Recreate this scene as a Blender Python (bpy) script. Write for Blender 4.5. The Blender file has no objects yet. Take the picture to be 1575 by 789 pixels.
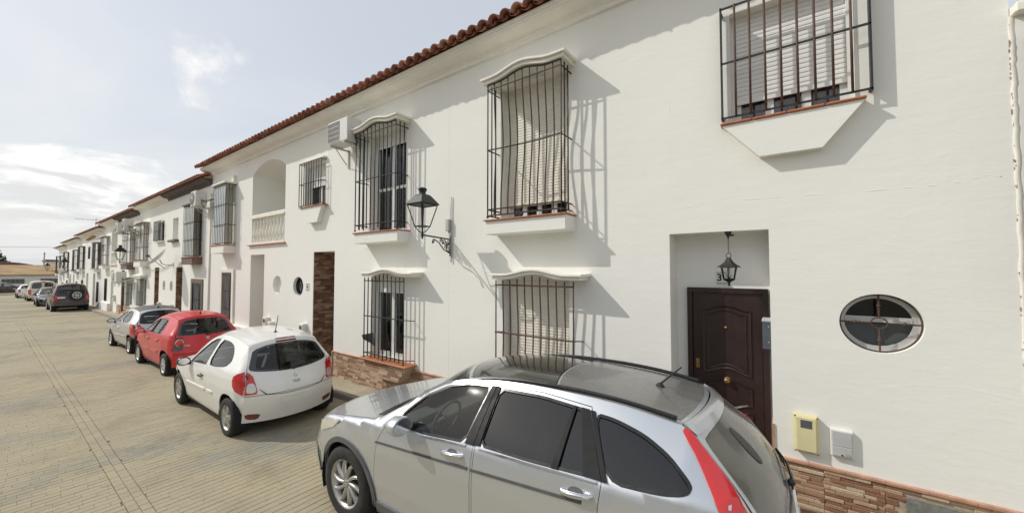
import bpy, bmesh, math, random
from mathutils import Vector, Matrix
from mathutils.geometry import delaunay_2d_cdt
R = math.radians
random.seed(7)
scene = bpy.context.scene
COL = scene.collection

# ------------------------------------------------------------------ camera, sky, sun, exposure
cd = bpy.data.cameras.new('camera')
cam = bpy.data.objects.new('camera', cd); COL.objects.link(cam)
cam.location = (0, 0, 2.5)
cam.rotation_euler = (R(90 + 1.93), 0, R(35.80))
cd.sensor_width = 36; cd.lens = 578.5 * 36 / 1575
cd.clip_start = 0.05; cd.clip_end = 3000
scene.camera = cam
scene.view_settings.view_transform = 'Standard'
scene.view_settings.look = 'None'
scene.view_settings.exposure = 0.09
scene.view_settings.gamma = 1.0

SUN_DIR = Vector((1.70, 1.0, -1.70)).normalized()      # the way the light travels
ld = bpy.data.lights.new('sun', 'SUN'); ld.energy = 2.75; ld.angle = R(0.6); ld.color = (1, .955, .88)
sun = bpy.data.objects.new('sun', ld); COL.objects.link(sun)
sun.rotation_euler = SUN_DIR.to_track_quat('-Z', 'Y').to_euler()

world = bpy.data.worlds.new('World'); scene.world = world; world.use_nodes = True
wt = world.node_tree; wt.nodes.clear()
def wn(t, **k):
    n = wt.nodes.new(t)
    for a, v in k.items(): setattr(n, a, v)
    return n
sky = wn('ShaderNodeTexSky', sky_type='NISHITA', sun_disc=False)
sky.sun_elevation = R(40.7); sky.sun_rotation = math.atan2(-1.70, -1.0)
sky.air_density = 1.3; sky.dust_density = 3.0; sky.ozone_density = 2.0; sky.altitude = 50
tc = wn('ShaderNodeTexCoord')
sep = wn('ShaderNodeSeparateXYZ'); wt.links.new(tc.outputs['Generated'], sep.inputs[0])
# project the view direction on a cloud deck so that clouds flatten towards the horizon
mz = wn('ShaderNodeMath', operation='ADD'); wt.links.new(sep.outputs['Z'], mz.inputs[0]); mz.inputs[1].default_value = 0.12
cx = wn('ShaderNodeCombineXYZ')
for i, ax in enumerate('XY'):
    dv = wn('ShaderNodeMath', operation='DIVIDE'); wt.links.new(sep.outputs[ax], dv.inputs[0]); wt.links.new(mz.outputs[0], dv.inputs[1])
    wt.links.new(dv.outputs[0], cx.inputs[i])
def cloud(scale, off, lo, hi, detail=7, rough=.55, dist=.6):
    mp = wn('ShaderNodeMapping'); mp.inputs['Location'].default_value = off; wt.links.new(cx.outputs[0], mp.inputs[0])
    nz = wn('ShaderNodeTexNoise'); nz.inputs['Scale'].default_value = scale; nz.inputs['Detail'].default_value = detail
    nz.inputs['Roughness'].default_value = rough; nz.inputs['Distortion'].default_value = dist
    wt.links.new(mp.outputs[0], nz.inputs['Vector'])
    mr = wn('ShaderNodeMapRange', interpolation_type='SMOOTHSTEP'); mr.inputs['From Min'].default_value = lo; mr.inputs['From Max'].default_value = hi
    wt.links.new(nz.outputs['Fac'], mr.inputs['Value'])
    return mr.outputs[0]
veil = wn('ShaderNodeMix', data_type='RGBA'); veil.inputs[0].default_value = .72
wt.links.new(sky.outputs[0], veil.inputs[6]); veil.inputs[7].default_value = (6.0, 6.28, 6.68, 1)
m2 = wn('ShaderNodeMix', data_type='RGBA'); wt.links.new(veil.outputs[2], m2.inputs[6]); m2.inputs[7].default_value = (7.35, 7.45, 7.5, 1)
wt.links.new(cloud(.5, (3.1, 1.7, 0), .40, .75), m2.inputs[0])
def vdot(vec):
    d = wn('ShaderNodeVectorMath', operation='DOT_PRODUCT'); wt.links.new(tc.outputs['Generated'], d.inputs[0]); d.inputs[1].default_value = vec; return d.outputs['Value']
def wmath(op, a, b=0.0, c=None):
    m = wn('ShaderNodeMath', operation=op)
    for i, v in enumerate((a, b) if c is None else (a, b, c)):
        if hasattr(v, 'is_linked'): wt.links.new(v, m.inputs[i])
        else: m.inputs[i].default_value = v
    return m.outputs[0]
cur = m2.outputs[2]
def cloud_at(d, w, h, scale, stretch, gain, lo, hi, off, white=9.0, grey=6.9):
    # one cloud standing in a fixed direction of the sky: soft ellipse broken up by noise
    global cur
    d = Vector(d).normalized(); rt_ = d.cross(Vector((0, 0, 1))).normalized(); up_ = rt_.cross(d).normalized()
    u, v = wmath('DIVIDE', vdot(rt_), w), wmath('DIVIDE', vdot(up_), h)
    r2 = wmath('ADD', wmath('MULTIPLY', u, u), wmath('MULTIPLY', v, v)); front = wmath('GREATER_THAN', vdot(d), .2)
    cb = wn('ShaderNodeCombineXYZ'); wt.links.new(wmath('MULTIPLY', u, w), cb.inputs[0]); wt.links.new(wmath('MULTIPLY', v, h*stretch), cb.inputs[1]); cb.inputs[2].default_value = off
    nz = wn('ShaderNodeTexNoise'); nz.inputs['Scale'].default_value = scale; nz.inputs['Detail'].default_value = 9; nz.inputs['Roughness'].default_value = .58; nz.inputs['Distortion'].default_value = .35; wt.links.new(cb.outputs[0], nz.inputs['Vector'])
    f = wmath('SUBTRACT', wmath('MULTIPLY', nz.outputs['Fac'], gain), wmath('MULTIPLY', r2, .5))
    mr = wn('ShaderNodeMapRange', interpolation_type='SMOOTHSTEP'); mr.inputs['From Min'].default_value = lo; mr.inputs['From Max'].default_value = hi; wt.links.new(f, mr.inputs['Value'])
    n2 = wn('ShaderNodeTexNoise'); n2.inputs['Scale'].default_value = scale*1.5; n2.inputs['Detail'].default_value = 6; n2.inputs['Distortion'].default_value = .4; wt.links.new(cb.outputs[0], n2.inputs['Vector'])
    sh = wn('ShaderNodeMapRange', interpolation_type='SMOOTHSTEP'); sh.inputs['From Min'].default_value = .42; sh.inputs['From Max'].default_value = .60; wt.links.new(n2.outputs['Fac'], sh.inputs['Value'])
    cc = wn('ShaderNodeMix', data_type='RGBA'); cc.inputs[6].default_value = (grey, grey*1.005, grey*1.01, 1); cc.inputs[7].default_value = (white, white*.995, white*.975, 1); wt.links.new(sh.outputs[0], cc.inputs[0])
    mx = wn('ShaderNodeMix', data_type='RGBA'); wt.links.new(wmath('MULTIPLY', mr.outputs[0], front), mx.inputs[0]); wt.links.new(cur, mx.inputs[6]); wt.links.new(cc.outputs[2], mx.inputs[7]); cur = mx.outputs[2]
cloud_at((-.985, .066, .150), .21, .075, 9, 2.6, 1.25, .30, .62, 3.3, 9.0, 6.6)
cloud_at((-.894, .244, .375), .11, .12, 11, 1.1, 1.20, .42, .85, 7.1, 8.6, 7.6)
cloud_at((-.972, .177, .156), .075, .032, 14, 1.8, 1.2, .35, .8, 1.9, 8.4, 7.4)
cloud_at((-.996, .045, .074), .22, .03, 9, 3.5, 1.2, .35, .75, 5.2, 8.0, 7.0)
bg = wn('ShaderNodeBackground'); bg.inputs[1].default_value = .114; wt.links.new(cur, bg.inputs[0])
wo = wn('ShaderNodeOutputWorld'); wt.links.new(bg.outputs[0], wo.inputs[0])

# ------------------------------------------------------------------ materials
def srgb(r, g, b):
    f = lambda c: (c / 255 / 12.92) if c / 255 <= .04045 else ((c / 255 + .055) / 1.055) ** 2.4
    return (f(r), f(g), f(b), 1)
class NT:
    def __init__(s, name):
        s.m = bpy.data.materials.new(name); s.m.use_nodes = True; s.t = s.m.node_tree
        s.p = s.t.nodes['Principled BSDF']; s.out = s.t.nodes['Material Output']
    def n(s, t, **k):
        n = s.t.nodes.new(t)
        for a, v in k.items():
            if a in n.inputs: n.inputs[a].default_value = v
            else: setattr(n, a, v)
        return n
    def l(s, a, b): s.t.links.new(a, b)
    def coord(s, scale=(1, 1, 1), kind='Object'):
        c = s.n('ShaderNodeTexCoord'); mp = s.n('ShaderNodeMapping'); mp.inputs['Scale'].default_value = scale
        s.l(c.outputs[kind], mp.inputs[0]); return mp.outputs[0]
    def geo(s, scale=(1, 1, 1)):
        g = s.n('ShaderNodeNewGeometry'); mp = s.n('ShaderNodeMapping'); mp.inputs['Scale'].default_value = scale
        s.l(g.outputs['Position'], mp.inputs[0]); return mp.outputs[0]
    def noise(s, vec, scale, detail=4, rough=.5):
        n = s.n('ShaderNodeTexNoise'); n.inputs['Scale'].default_value = scale; n.inputs['Detail'].default_value = detail
        n.inputs['Roughness'].default_value = rough; s.l(vec, n.inputs['Vector']); return n.outputs['Fac']
    def ramp(s, fac, stops):
        r = s.n('ShaderNodeValToRGB'); e = r.color_ramp.elements
        e[0].position, e[0].color = stops[0]; e[1].position, e[1].color = stops[-1]
        for p, c in stops[1:-1]:
            k = e.new(p); k.color = c
        s.l(fac, r.inputs[0]); return r.outputs[0]
    def mix(s, a, b, fac, mode='MIX'):
        m = s.n('ShaderNodeMix', data_type='RGBA', blend_type=mode)
        for v, i in ((fac, 0), (a, 6), (b, 7)):
            if hasattr(v, 'is_linked'): s.l(v, m.inputs[i])
            else: m.inputs[i].default_value = v
        return m.outputs[2]
    def rng(s, fac, a, b, c, d):
        m = s.n('ShaderNodeMapRange'); s.l(fac, m.inputs[0])
        for i, v in enumerate((a, b, c, d)): m.inputs[i + 1].default_value = v
        return m.outputs[0]
    def math(s, op, a, b=0):
        m = s.n('ShaderNodeMath', operation=op)
        for i, v in enumerate((a, b)):
            if hasattr(v, 'is_linked'): s.l(v, m.inputs[i])
            else: m.inputs[i].default_value = v
        return m.outputs[0]
    def bump(s, h, strength=.3, dist=.01):
        b = s.n('ShaderNodeBump'); b.inputs['Strength'].default_value = strength; b.inputs['Distance'].default_value = dist
        s.l(h, b.inputs['Height']); s.l(b.outputs[0], s.p.inputs['Normal'])
    def set(s, col=None, rough=.7, metal=0, spec=.5, coat=0):
        if col is not None:
            if hasattr(col, 'is_linked'): s.l(col, s.p.inputs['Base Color'])
            else: s.p.inputs['Base Color'].default_value = col
        if hasattr(rough, 'is_linked'): s.l(rough, s.p.inputs['Roughness'])
        else: s.p.inputs['Roughness'].default_value = rough
        s.p.inputs['Metallic'].default_value = metal; s.p.inputs['Specular IOR Level'].default_value = spec
        s.p.inputs['Coat Weight'].default_value = coat; s.p.inputs['Coat Roughness'].default_value = .06
        return s.m
MAT = {}
def plain(name, col, rough=.6, metal=0, var=.12, scale=9, bump=0, coat=0, spec=.5):
    k = NT(name); v = k.geo()
    f = k.noise(v, scale, 5, .6)
    lo = tuple(c * (1 - var) for c in col[:3]) + (1,); hi = tuple(min(1, c * (1 + var)) for c in col[:3]) + (1,)
    c = k.ramp(f, [(.3, lo), (.7, hi)])
    rr = k.rng(k.noise(v, scale * 2.3, 3), .3, .7, max(0, rough - .07), min(1, rough + .07))
    k.set(c, rr, metal, spec, coat)
    if bump: k.bump(k.noise(v, scale * 6, 4), bump, .004)
    MAT[name] = k.m; return k.m
def plaster(name, col, dirt=.10):
    k = NT(name); v = k.geo()
    big = k.noise(v, .55, 5, .6); mid = k.noise(v, 3.2, 6, .65)
    c = k.ramp(big, [(.3, tuple(x * .965 for x in col[:3]) + (1,)), (.7, col)])
    st = k.rng(k.noise(k.geo((7, 7, .55)), 1.0, 5, .6), .56, .82, 0, dirt)      # faint run-off streaks
    c = k.mix(c, tuple(x * y for x, y in zip(col[:3], (.80, .78, .70))) + (1,), st)
    c = k.mix(c, tuple(x * .93 for x in col[:3]) + (1,), k.rng(mid, .6, .8, 0, .5))
    k.set(c, .9, 0, .25)
    h1 = k.noise(v, 26, 7, .68); h2 = k.noise(k.geo((1, 1, 3.5)), 3.0, 5, .6); h3 = k.noise(v, .9, 2)
    h = k.math('ADD', k.math('MULTIPLY', h1, .22), k.math('ADD', k.math('MULTIPLY', h2, .55), k.math('MULTIPLY', h3, 2.2)))
    # patched seams: thin ridges where a warped wave crosses zero
    w = k.noise(k.geo((.8, .8, 1.6)), .62, 3, .5)
    rid = k.rng(k.math('ABSOLUTE', k.math('SUBTRACT', w, .5)), 0, .012, .07, 0)
    h = k.math('ADD', h, rid)
    k.bump(h, .34, .016)
    MAT[name] = k.m; return k.m
plaster('white_plaster', (.835, .83, .78, 1))
plaster('cool_plaster', (.85, .85, .82, 1), .05)
plain('trim_white', (.80, .775, .69, 1), .8, 0, .07, 5, .25)
plain('cornice_white', (.83, .81, .75, 1), .85, 0, .05, 3, .06)
plain('cornice_brown', (.105, .085, .075, 1), .8, 0, .15, 3, .2)
plain('brown_paint', (.17, .115, .09, 1), .75, 0, .15, 5, .2)
plain('iron_black', (.030, .034, .036, 1), .5, .3, .25, 30)
plain('iron_green', (.028, .040, .040, 1), .5, .3, .2, 30)
plain('iron_rust', (.095, .055, .040, 1), .65, .2, .35, 26)
plain('iron_brown', (.042, .036, .032, 1), .6, .25, .3, 26)
plain('shutter_white', (.78, .775, .75, 1), .5, 0, .04, 6)
plain('shutter_cream', (.79, .755, .65, 1), .55, 0, .05, 6)
plain('pvc_white', (.72, .72, .70, 1), .35, 0, .03, 6)
plain('alu_grey', (.55, .55, .54, 1), .4, .3, .05, 6)
plain('terracotta', (.42, .155, .07, 1), .55, 0, .2, 14, .2)
plain('terracotta_pink', (.47, .26, .175, 1), .6, 0, .22, 14, .2)
plain('ac_white', (.66, .655, .62, 1), .5, 0, .05, 5)
plain('ac_dark', (.10, .10, .10, 1), .6, 0, .1, 8)
plain('black_rubber', (.022, .022, .023, 1), .75, 0, .2, 20, .1)
plain('meter_cream', (.68, .66, .56, 1), .5, 0, .05, 6)
plain('meter_yellow', (.68, .62, .36, 1), .5, 0, .05, 6)
plain('meter_grey', (.50, .50, .50, 1), .55, 0, .08, 8)
plain('meter_white', (.70, .70, .66, 1), .55, 0, .05, 8)
plain('mail_grey', (.12, .145, .165, 1), .4, .4, .1, 8)
plain('brass', (.36, .24, .09, 1), .4, .8, .25, 12)
plain('ceramic', (.74, .74, .72, 1), .25, 0, .03, 6)
plain('ink', (.02, .02, .025, 1), .5, 0, .1, 6)
plain('dish_grey', (.62, .62, .60, 1), .5, 0, .06, 5)
plain('dark_sheet', (.045, .047, .055, 1), .55, 0, .25, 8)
plain('curtain', (.55, .55, .54, 1), .9, 0, .12, 16, .3)
plain('purple_reflection', (.26, .10, .14, 1), .3, 0, .5, 4)
plain('blue_glass', (.07, .07, .13, 1), .12, 0, .5, 4)
plain('room_dark', (.02, .02, .022, 1), .9)  # near-black for sheets that stand in for the shade inside rooms
plain('screen_blue', (.66, .71, .72, 1), .35, 0, .10, 2.5)
plain('screen_green', (.64, .67, .62, 1), .35, 0, .10, 2.5)
plain('mortar', (.44, .34, .25, 1), .9, 0, .2, 20, .3)
plain('concrete', (.30, .285, .25, 1), .9, 0, .16, 9, .35)
plain('iron_plate', (.22, .225, .20, 1), .6, .3, .25, 30, .4)
plain('house_grey', (.35, .34, .33, 1), .9, 0, .1, 2)
plain('bark', (.10, .08, .06, 1), .9, 0, .3, 8, .4)
plain('leaf_dark', (.035, .055, .025, 1), .7, 0, .5, 1.2)
plain('twig', (.17, .15, .13, 1), .9, 0, .2, 5)
plain('warehouse_white', (.74, .735, .72, 1), .9, 0, .06, .6, .1)
plain('window_dark', (.10, .095, .085, 1), .4, 0, .3, 1.2)
plain('ochre_roof', (.36, .235, .11, 1), .85, 0, .22, .7, .2)
plain('brown_roof', (.175, .120, .085, 1), .9, 0, .22, .6, .2)
plain('pole_grey', (.30, .29, .28, 1), .8)
plain('cable', (.30, .29, .27, 1), .7)
plain('cable_dark', (.05, .05, .05, 1), .7)
def rand_mat(name, stops, rough=.85, bump=.5, nscale=30, mode='island', dist=.004, big=None):
    """colour picked per separate piece (mesh island or object), plus grain"""
    k = NT(name)
    if mode == 'island':
        g = k.n('ShaderNodeNewGeometry'); rnd = g.outputs['Random Per Island']
    else:
        g = k.n('ShaderNodeObjectInfo'); rnd = g.outputs['Random']
    v = k.geo()
    f = rnd
    if big:
        f = k.math('ADD', k.math('MULTIPLY', rnd, 1 - big[1]), k.math('MULTIPLY', k.rng(k.noise(k.geo(big[2] if len(big) > 2 else (1, 1, 1)), big[0], 3, .5), .3, .7, 0, 1), big[1]))
    c = k.ramp(f, stops)
    gr = k.noise(v, nscale, 6, .7)
    c = k.mix(c, (.45, .45, .45, 1), k.rng(gr, .25, .75, .0, .55), 'SOFT_LIGHT')
    c = k.mix(c, (0.62, 0.58, 0.5, 1), k.rng(k.noise(v, 1.1, 5, .65), .5, .75, 0, .45), 'MULTIPLY')
    if big: c = k.mix(c, (.50, .47, .43, 1), k.math('MULTIPLY', k.rng(k.noise(k.geo((.5, 1, 1)), .8, 7, .7), .56, .74, 0, .55), 1), 'MULTIPLY')
    k.set(c, rough, 0, .3); k.bump(gr, bump, dist)
    MAT[name] = k.m; return k.m
PAVE = [(0, (.26, .255, .22, 1)), (.22, (.285, .272, .225, 1)), (.4, (.345, .307, .22, 1)), (.62, (.385, .335, .23, 1)), (.82, (.365, .325, .235, 1)), (1, (.41, .355, .24, 1))]
rand_mat('paver', PAVE, .85, .5, 45, 'island', .003, (.45, .74, (1, .55, 1)))
rand_mat('paver_single', PAVE, .85, .5, 45, 'object', .003, (.45, .74, (1, .55, 1)))
STONE = [(0, (.25, .125, .08, 1)), (.3, (.35, .20, .13, 1)), (.55, (.46, .31, .20, 1)), (.8, (.54, .41, .28, 1)), (1, (.58, .47, .34, 1))]
rand_mat('split_stone', STONE, .8, .9, 34, 'object', .008)
rand_mat('split_stone_isl', STONE, .8, .9, 34, 'island', .008)
BEIGE = [(0, (.27, .155, .10, 1)), (.3, (.37, .235, .16, 1)), (.55, (.45, .31, .215, 1)), (.8, (.53, .40, .29, 1)), (1, (.58, .47, .36, 1))]
rand_mat('beige_stone', BEIGE, .8, .9, 34, 'object', .008)
BROWN = [(0, (.11, .058, .036, 1)), (.35, (.165, .092, .058, 1)), (.65, (.225, .135, .088, 1)), (.85, (.29, .185, .125, 1)), (1, (.36, .25, .175, 1))]
rand_mat('brown_stone', BROWN, .8, .9, 34, 'object', .008)
rand_mat('brown_stone_isl', BROWN, .8, .9, 34, 'island', .008)
TILE = [(0, (.24, .105, .075, 1)), (.4, (.35, .15, .10, 1)), (.75, (.44, .205, .14, 1)), (1, (.47, .28, .20, 1))]
rand_mat('roof_tile', TILE, .8, .5, 28, 'object', .006)
rand_mat('roof_tile_isl', TILE, .8, .5, 28, 'island', .006)
rand_mat('slab', [(0, (.36, .31, .23, 1)), (1, (.44, .385, .29, 1))], .85, .4, 60, 'object', .002)
rand_mat('slab_isl', [(0, (.36, .31, .23, 1)), (1, (.44, .385, .29, 1))], .85, .4, 60, 'island', .002)
rand_mat('kerb_stone', [(0, (.25, .235, .2, 1)), (1, (.33, .31, .27, 1))], .9, .5, 40, 'object', .003)
def glass(name, tint=(.75, .8, .8, 1), rough=.02, ior=1.5):
    k = NT(name); k.t.nodes.remove(k.p)
    fr = k.n('ShaderNodeFresnel', IOR=ior); gl = k.n('ShaderNodeBsdfGlossy', Roughness=rough); gl.inputs[0].default_value = (1, 1, 1, 1)
    tr = k.n('ShaderNodeBsdfTransparent'); tr.inputs[0].default_value = tint
    mx = k.n('ShaderNodeMixShader'); k.l(fr.outputs[0], mx.inputs[0]); k.l(tr.outputs[0], mx.inputs[1]); k.l(gl.outputs[0], mx.inputs[2])
    k.l(mx.outputs[0], k.out.inputs[0]); MAT[name] = k.m; return k.m
glass('clear_glass', (.86, .90, .89, 1)); glass('window_glass', (.50, .54, .56, 1))
glass('car_glass', (.84, .90, .86, 1)); glass('tint_glass', (.050, .055, .065, 1), .02, 1.75); glass('lamp_glass', (.90, .91, .90, 1), .08, 1.3)
def road_far():
    k = NT('paving_far'); v = k.geo()
    br = k.n('ShaderNodeTexBrick'); mp = k.n('ShaderNodeMapping'); mp.inputs['Rotation'].default_value = (0, 0, R(90))
    k.l(k.geo(), mp.inputs[0]); k.l(mp.outputs[0], br.inputs['Vector'])
    br.inputs['Scale'].default_value = 1; br.inputs['Brick Width'].default_value = .21; br.inputs['Row Height'].default_value = .11; br.inputs['Mortar Size'].default_value = .006
    br.inputs['Color1'].default_value = (.33, .295, .215, 1); br.inputs['Color2'].default_value = (.41, .355, .235, 1); br.inputs['Mortar'].default_value = (.22, .195, .15, 1)
    pat = k.noise(k.geo((1, .55, 1)), .45, 3)
    c = k.mix(br.outputs[0], (.60, .60, .60, 1), k.rng(pat, .45, .6, .5, 0), 'MULTIPLY')
    c = k.mix(c, (0.62, 0.58, 0.5, 1), k.rng(k.noise(v, 1.1, 5, .65), .5, .75, 0, .45), 'MULTIPLY')
    k.set(c, .88, 0, .3); k.bump(br.outputs[1], -.4, .004); MAT['paving_far'] = k.m
road_far()
def soil():
    k = NT('soil'); v = k.geo()
    c = k.ramp(k.noise(v, .25, 6, .6), [(.3, (.20, .165, .11, 1)), (.55, (.26, .22, .15, 1)), (.75, (.16, .17, .08, 1))])
    k.set(c, .95, 0, .2); k.bump(k.noise(v, 6, 6), .5, .03); MAT['soil'] = k.m
soil()
def joint():
    k = NT('joint_sand'); c = k.ramp(k.noise(k.geo(), 14, 5), [(.3, (.15, .13, .095, 1)), (.7, (.25, .215, .155, 1))]); k.set(c, .95, 0, .2); MAT['joint_sand'] = k.m
joint()

# ------------------------------------------------------------------ builders
WM = {}                                                         # world matrix of every object made so far
def link(o, parent=None, world=None):
    """link o; its transform is given in world space (world=None keeps its own loc/rot as local to parent)"""
    COL.objects.link(o)
    if parent is not None:
        o.parent = parent
    return o
def empty(name, loc, label, cat, group=None, rotz=0):
    o = bpy.data.objects.new(name, None); COL.objects.link(o)
    o.location = loc; o.rotation_euler = (0, 0, rotz); o.empty_display_size = .2
    o['label'] = label; o['category'] = cat
    if group: o['group'] = group
    WM[o.name] = Matrix.Translation(loc) @ Matrix.Rotation(rotz, 4, 'Z')
    return o
def tag(o, label, cat, group=None):
    o['label'] = label; o['category'] = cat
    if group: o['group'] = group
    return o
def place(name, mesh, mat, parent=None, loc=(0, 0, 0), rot=(0, 0, 0), scale=(1, 1, 1), local=False, kind=None, label=None):
    o = bpy.data.objects.new(name, mesh); COL.objects.link(o)
    if mat is not None:
        ms = mat if isinstance(mat, (list, tuple)) else [mat]
        if not mesh.materials:
            for x in ms: mesh.materials.append(MAT[x])
    o.location = loc; o.rotation_euler = rot; o.scale = scale
    from mathutils import Euler
    w = Matrix.Translation(loc) @ Euler(rot).to_matrix().to_4x4() @ Matrix.Diagonal((*scale, 1))
    if parent is not None:
        o.parent = parent
        if not local: o.matrix_parent_inverse = WM[parent.name].inverted()
        else: w = WM[parent.name] @ w
    WM[o.name] = w
    if kind: o['kind'] = kind
    if label: o['label'] = label
    return o
class MB:
    def __init__(s): s.v = []; s.f = []; s.m = []; s.sm = []
    def add(s, vs, fs, mi=0, smooth=False):
        b = len(s.v); s.v += [tuple(p) for p in vs]
        for f in fs: s.f.append([b + i for i in f]); s.m.append(mi); s.sm.append(smooth)
        return s
    def box(s, a, b, mi=0, bev=0):
        x0, y0, z0 = (min(a[i], b[i]) for i in range(3)); x1, y1, z1 = (max(a[i], b[i]) for i in range(3))
        if bev <= 0:
            v = [(x0,y0,z0),(x1,y0,z0),(x1,y1,z0),(x0,y1,z0),(x0,y0,z1),(x1,y0,z1),(x1,y1,z1),(x0,y1,z1)]
            return s.add(v, [(0,3,2,1),(4,5,6,7),(0,1,5,4),(1,2,6,5),(2,3,7,6),(3,0,4,7)], mi)
        e = bev; v = []; idx = {}
        for ix in (0,1):
            for iy in (0,1):
                for iz in (0,1):
                    X = (x0,x1)[ix]; Y = (y0,y1)[iy]; Z = (z0,z1)[iz]; sx, sy, sz = (e if ix==0 else -e), (e if iy==0 else -e), (e if iz==0 else -e)
                    idx[ix,iy,iz] = len(v); v += [(X, Y+sy, Z+sz), (X+sx, Y, Z+sz), (X+sx, Y+sy, Z)]
        q = lambda ix,iy,iz,k: idx[ix,iy,iz]+k
        f = []
        for i in (0,1):
            a_ = [q(i,0,0,0),q(i,1,0,0),q(i,1,1,0),q(i,0,1,0)]; f.append(a_ if i else a_[::-1])
            a_ = [q(0,i,0,1),q(0,i,1,1),q(1,i,1,1),q(1,i,0,1)]; f.append(a_ if i else a_[::-1])
            a_ = [q(0,0,i,2),q(1,0,i,2),q(1,1,i,2),q(0,1,i,2)]; f.append(a_ if i else a_[::-1])
        for i in (0,1):
            for j in (0,1):
                a_ = [q(i,j,0,0),q(i,j,1,0),q(i,j,1,1),q(i,j,0,1)]; f.append(a_ if i==j else a_[::-1])
                a_ = [q(i,0,j,0),q(i,1,j,0),q(i,1,j,2),q(i,0,j,2)]; f.append(a_ if i!=j else a_[::-1])
                a_ = [q(0,i,j,1),q(1,i,j,1),q(1,i,j,2),q(0,i,j,2)]; f.append(a_ if i==j else a_[::-1])
        for ix in (0,1):
            for iy in (0,1):
                for iz in (0,1):
                    a_ = [q(ix,iy,iz,0),q(ix,iy,iz,1),q(ix,iy,iz,2)]; f.append(a_ if (ix+iy+iz)%2 else a_[::-1])
        return s.add(v, f, mi)
    def tube(s, pts, r, n=6, mi=0, cap=True, smooth=True):
        pts = [Vector(p) for p in pts]; rs = r if isinstance(r, (list, tuple)) else [r] * len(pts)
        vs = []; fs = []; up = None
        for i, p in enumerate(pts):
            d = (pts[min(i+1, len(pts)-1)] - pts[max(i-1, 0)]).normalized()
            if up is None: up = Vector((0,0,1)) if abs(d.z) < .9 else Vector((1,0,0))
            a = d.cross(up).normalized(); b = a.cross(d).normalized(); up = b
            for k in range(n):
                t = 2*math.pi*(k+.5)/n; vs.append(p + (a*math.cos(t)+b*math.sin(t))*rs[i])
        for i in range(len(pts)-1):
            for k in range(n):
                k2 = (k+1)%n; fs.append((i*n+k, i*n+k2, (i+1)*n+k2, (i+1)*n+k))
        s.add(vs, fs, mi, smooth)
        if cap:
            b = len(s.v)-len(vs)
            s.f.append([b+k for k in range(n)][::-1]); s.m.append(mi); s.sm.append(False)
            s.f.append([b+(len(pts)-1)*n+k for k in range(n)]); s.m.append(mi); s.sm.append(False)
        return s
    def prism(s, poly, axis, a, b, mi=0):
        """poly: 2-D outline; axis 'x' -> (y,z), 'y' -> (x,z), 'z' -> (x,y)"""
        P = {'x': lambda p, t: (t, p[0], p[1]), 'y': lambda p, t: (p[0], t, p[1]), 'z': lambda p, t: (p[0], p[1], t)}[axis]
        n = len(poly); vs = [P(p, a) for p in poly] + [P(p, b) for p in poly]
        fs = [(i, (i+1)%n, (i+1)%n+n, i+n) for i in range(n)] + [tuple(range(n))[::-1], tuple(range(n, 2*n))]
        return s.add(vs, fs, mi)
    def lathe(s, prof, n=16, mi=0, axis='z', org=(0,0,0), smooth=True, a0=0, a1=2*math.pi):
        full = abs(a1-a0-2*math.pi) < 1e-6; m = n if full else n+1; vs = []; fs = []
        for (r, h) in prof:
            for k in range(m):
                t = a0+(a1-a0)*k/n; c, d = r*math.cos(t), r*math.sin(t)
                q = {'z': (c, d, h), 'y': (c, h, d), 'x': (h, c, d)}[axis]
                vs.append((q[0]+org[0], q[1]+org[1], q[2]+org[2]))
        for i in range(len(prof)-1):
            for k in range(n):
                k2 = (k+1) % m if full else k+1
                fs.append((i*m+k, i*m+k2, (i+1)*m+k2, (i+1)*m+k))
        return s.add(vs, fs, mi, smooth)
    def ball(s, c, r, n=8, mi=0, sz=1):
        return s.lathe([(r*math.sin(math.pi*i/(n//2+1)) if 0 < i < n//2+1 else 1e-4, -r*sz*math.cos(math.pi*i/(n//2+1))) for i in range(n//2+2)], n, mi, 'z', c)
    def grid(s, P, smooth=True, mi=0):
        n = len(P[0]); vs = [p for row in P for p in row]
        fs = [(i*n+j, i*n+j+1, (i+1)*n+j+1, (i+1)*n+j) for i in range(len(P)-1) for j in range(n-1)]
        return s.add(vs, fs, mi, smooth)
    def mesh(s, name, fix=True, sharp=None):
        me = bpy.data.meshes.new(name); me.from_pydata(s.v, [], s.f)
        me.polygons.foreach_set('material_index', s.m); me.polygons.foreach_set('use_smooth', s.sm)
        if fix:
            bm = bmesh.new(); bm.from_mesh(me); bmesh.ops.recalc_face_normals(bm, faces=bm.faces); bm.to_mesh(me); bm.free()
        if sharp: me.set_sharp_from_angle(angle=R(sharp))
        me.update(); return me
    def obj(s, name, mat, parent=None, kind=None, label=None, local=False, loc=(0,0,0), rot=(0,0,0), fix=True, sharp=None):
        me = s.mesh(name, fix, sharp)
        for x in (mat if isinstance(mat, (list, tuple)) else [mat]): me.materials.append(MAT[x])
        return place(name, me, None, parent, loc, rot, local=local, kind=kind, label=label)
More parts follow.
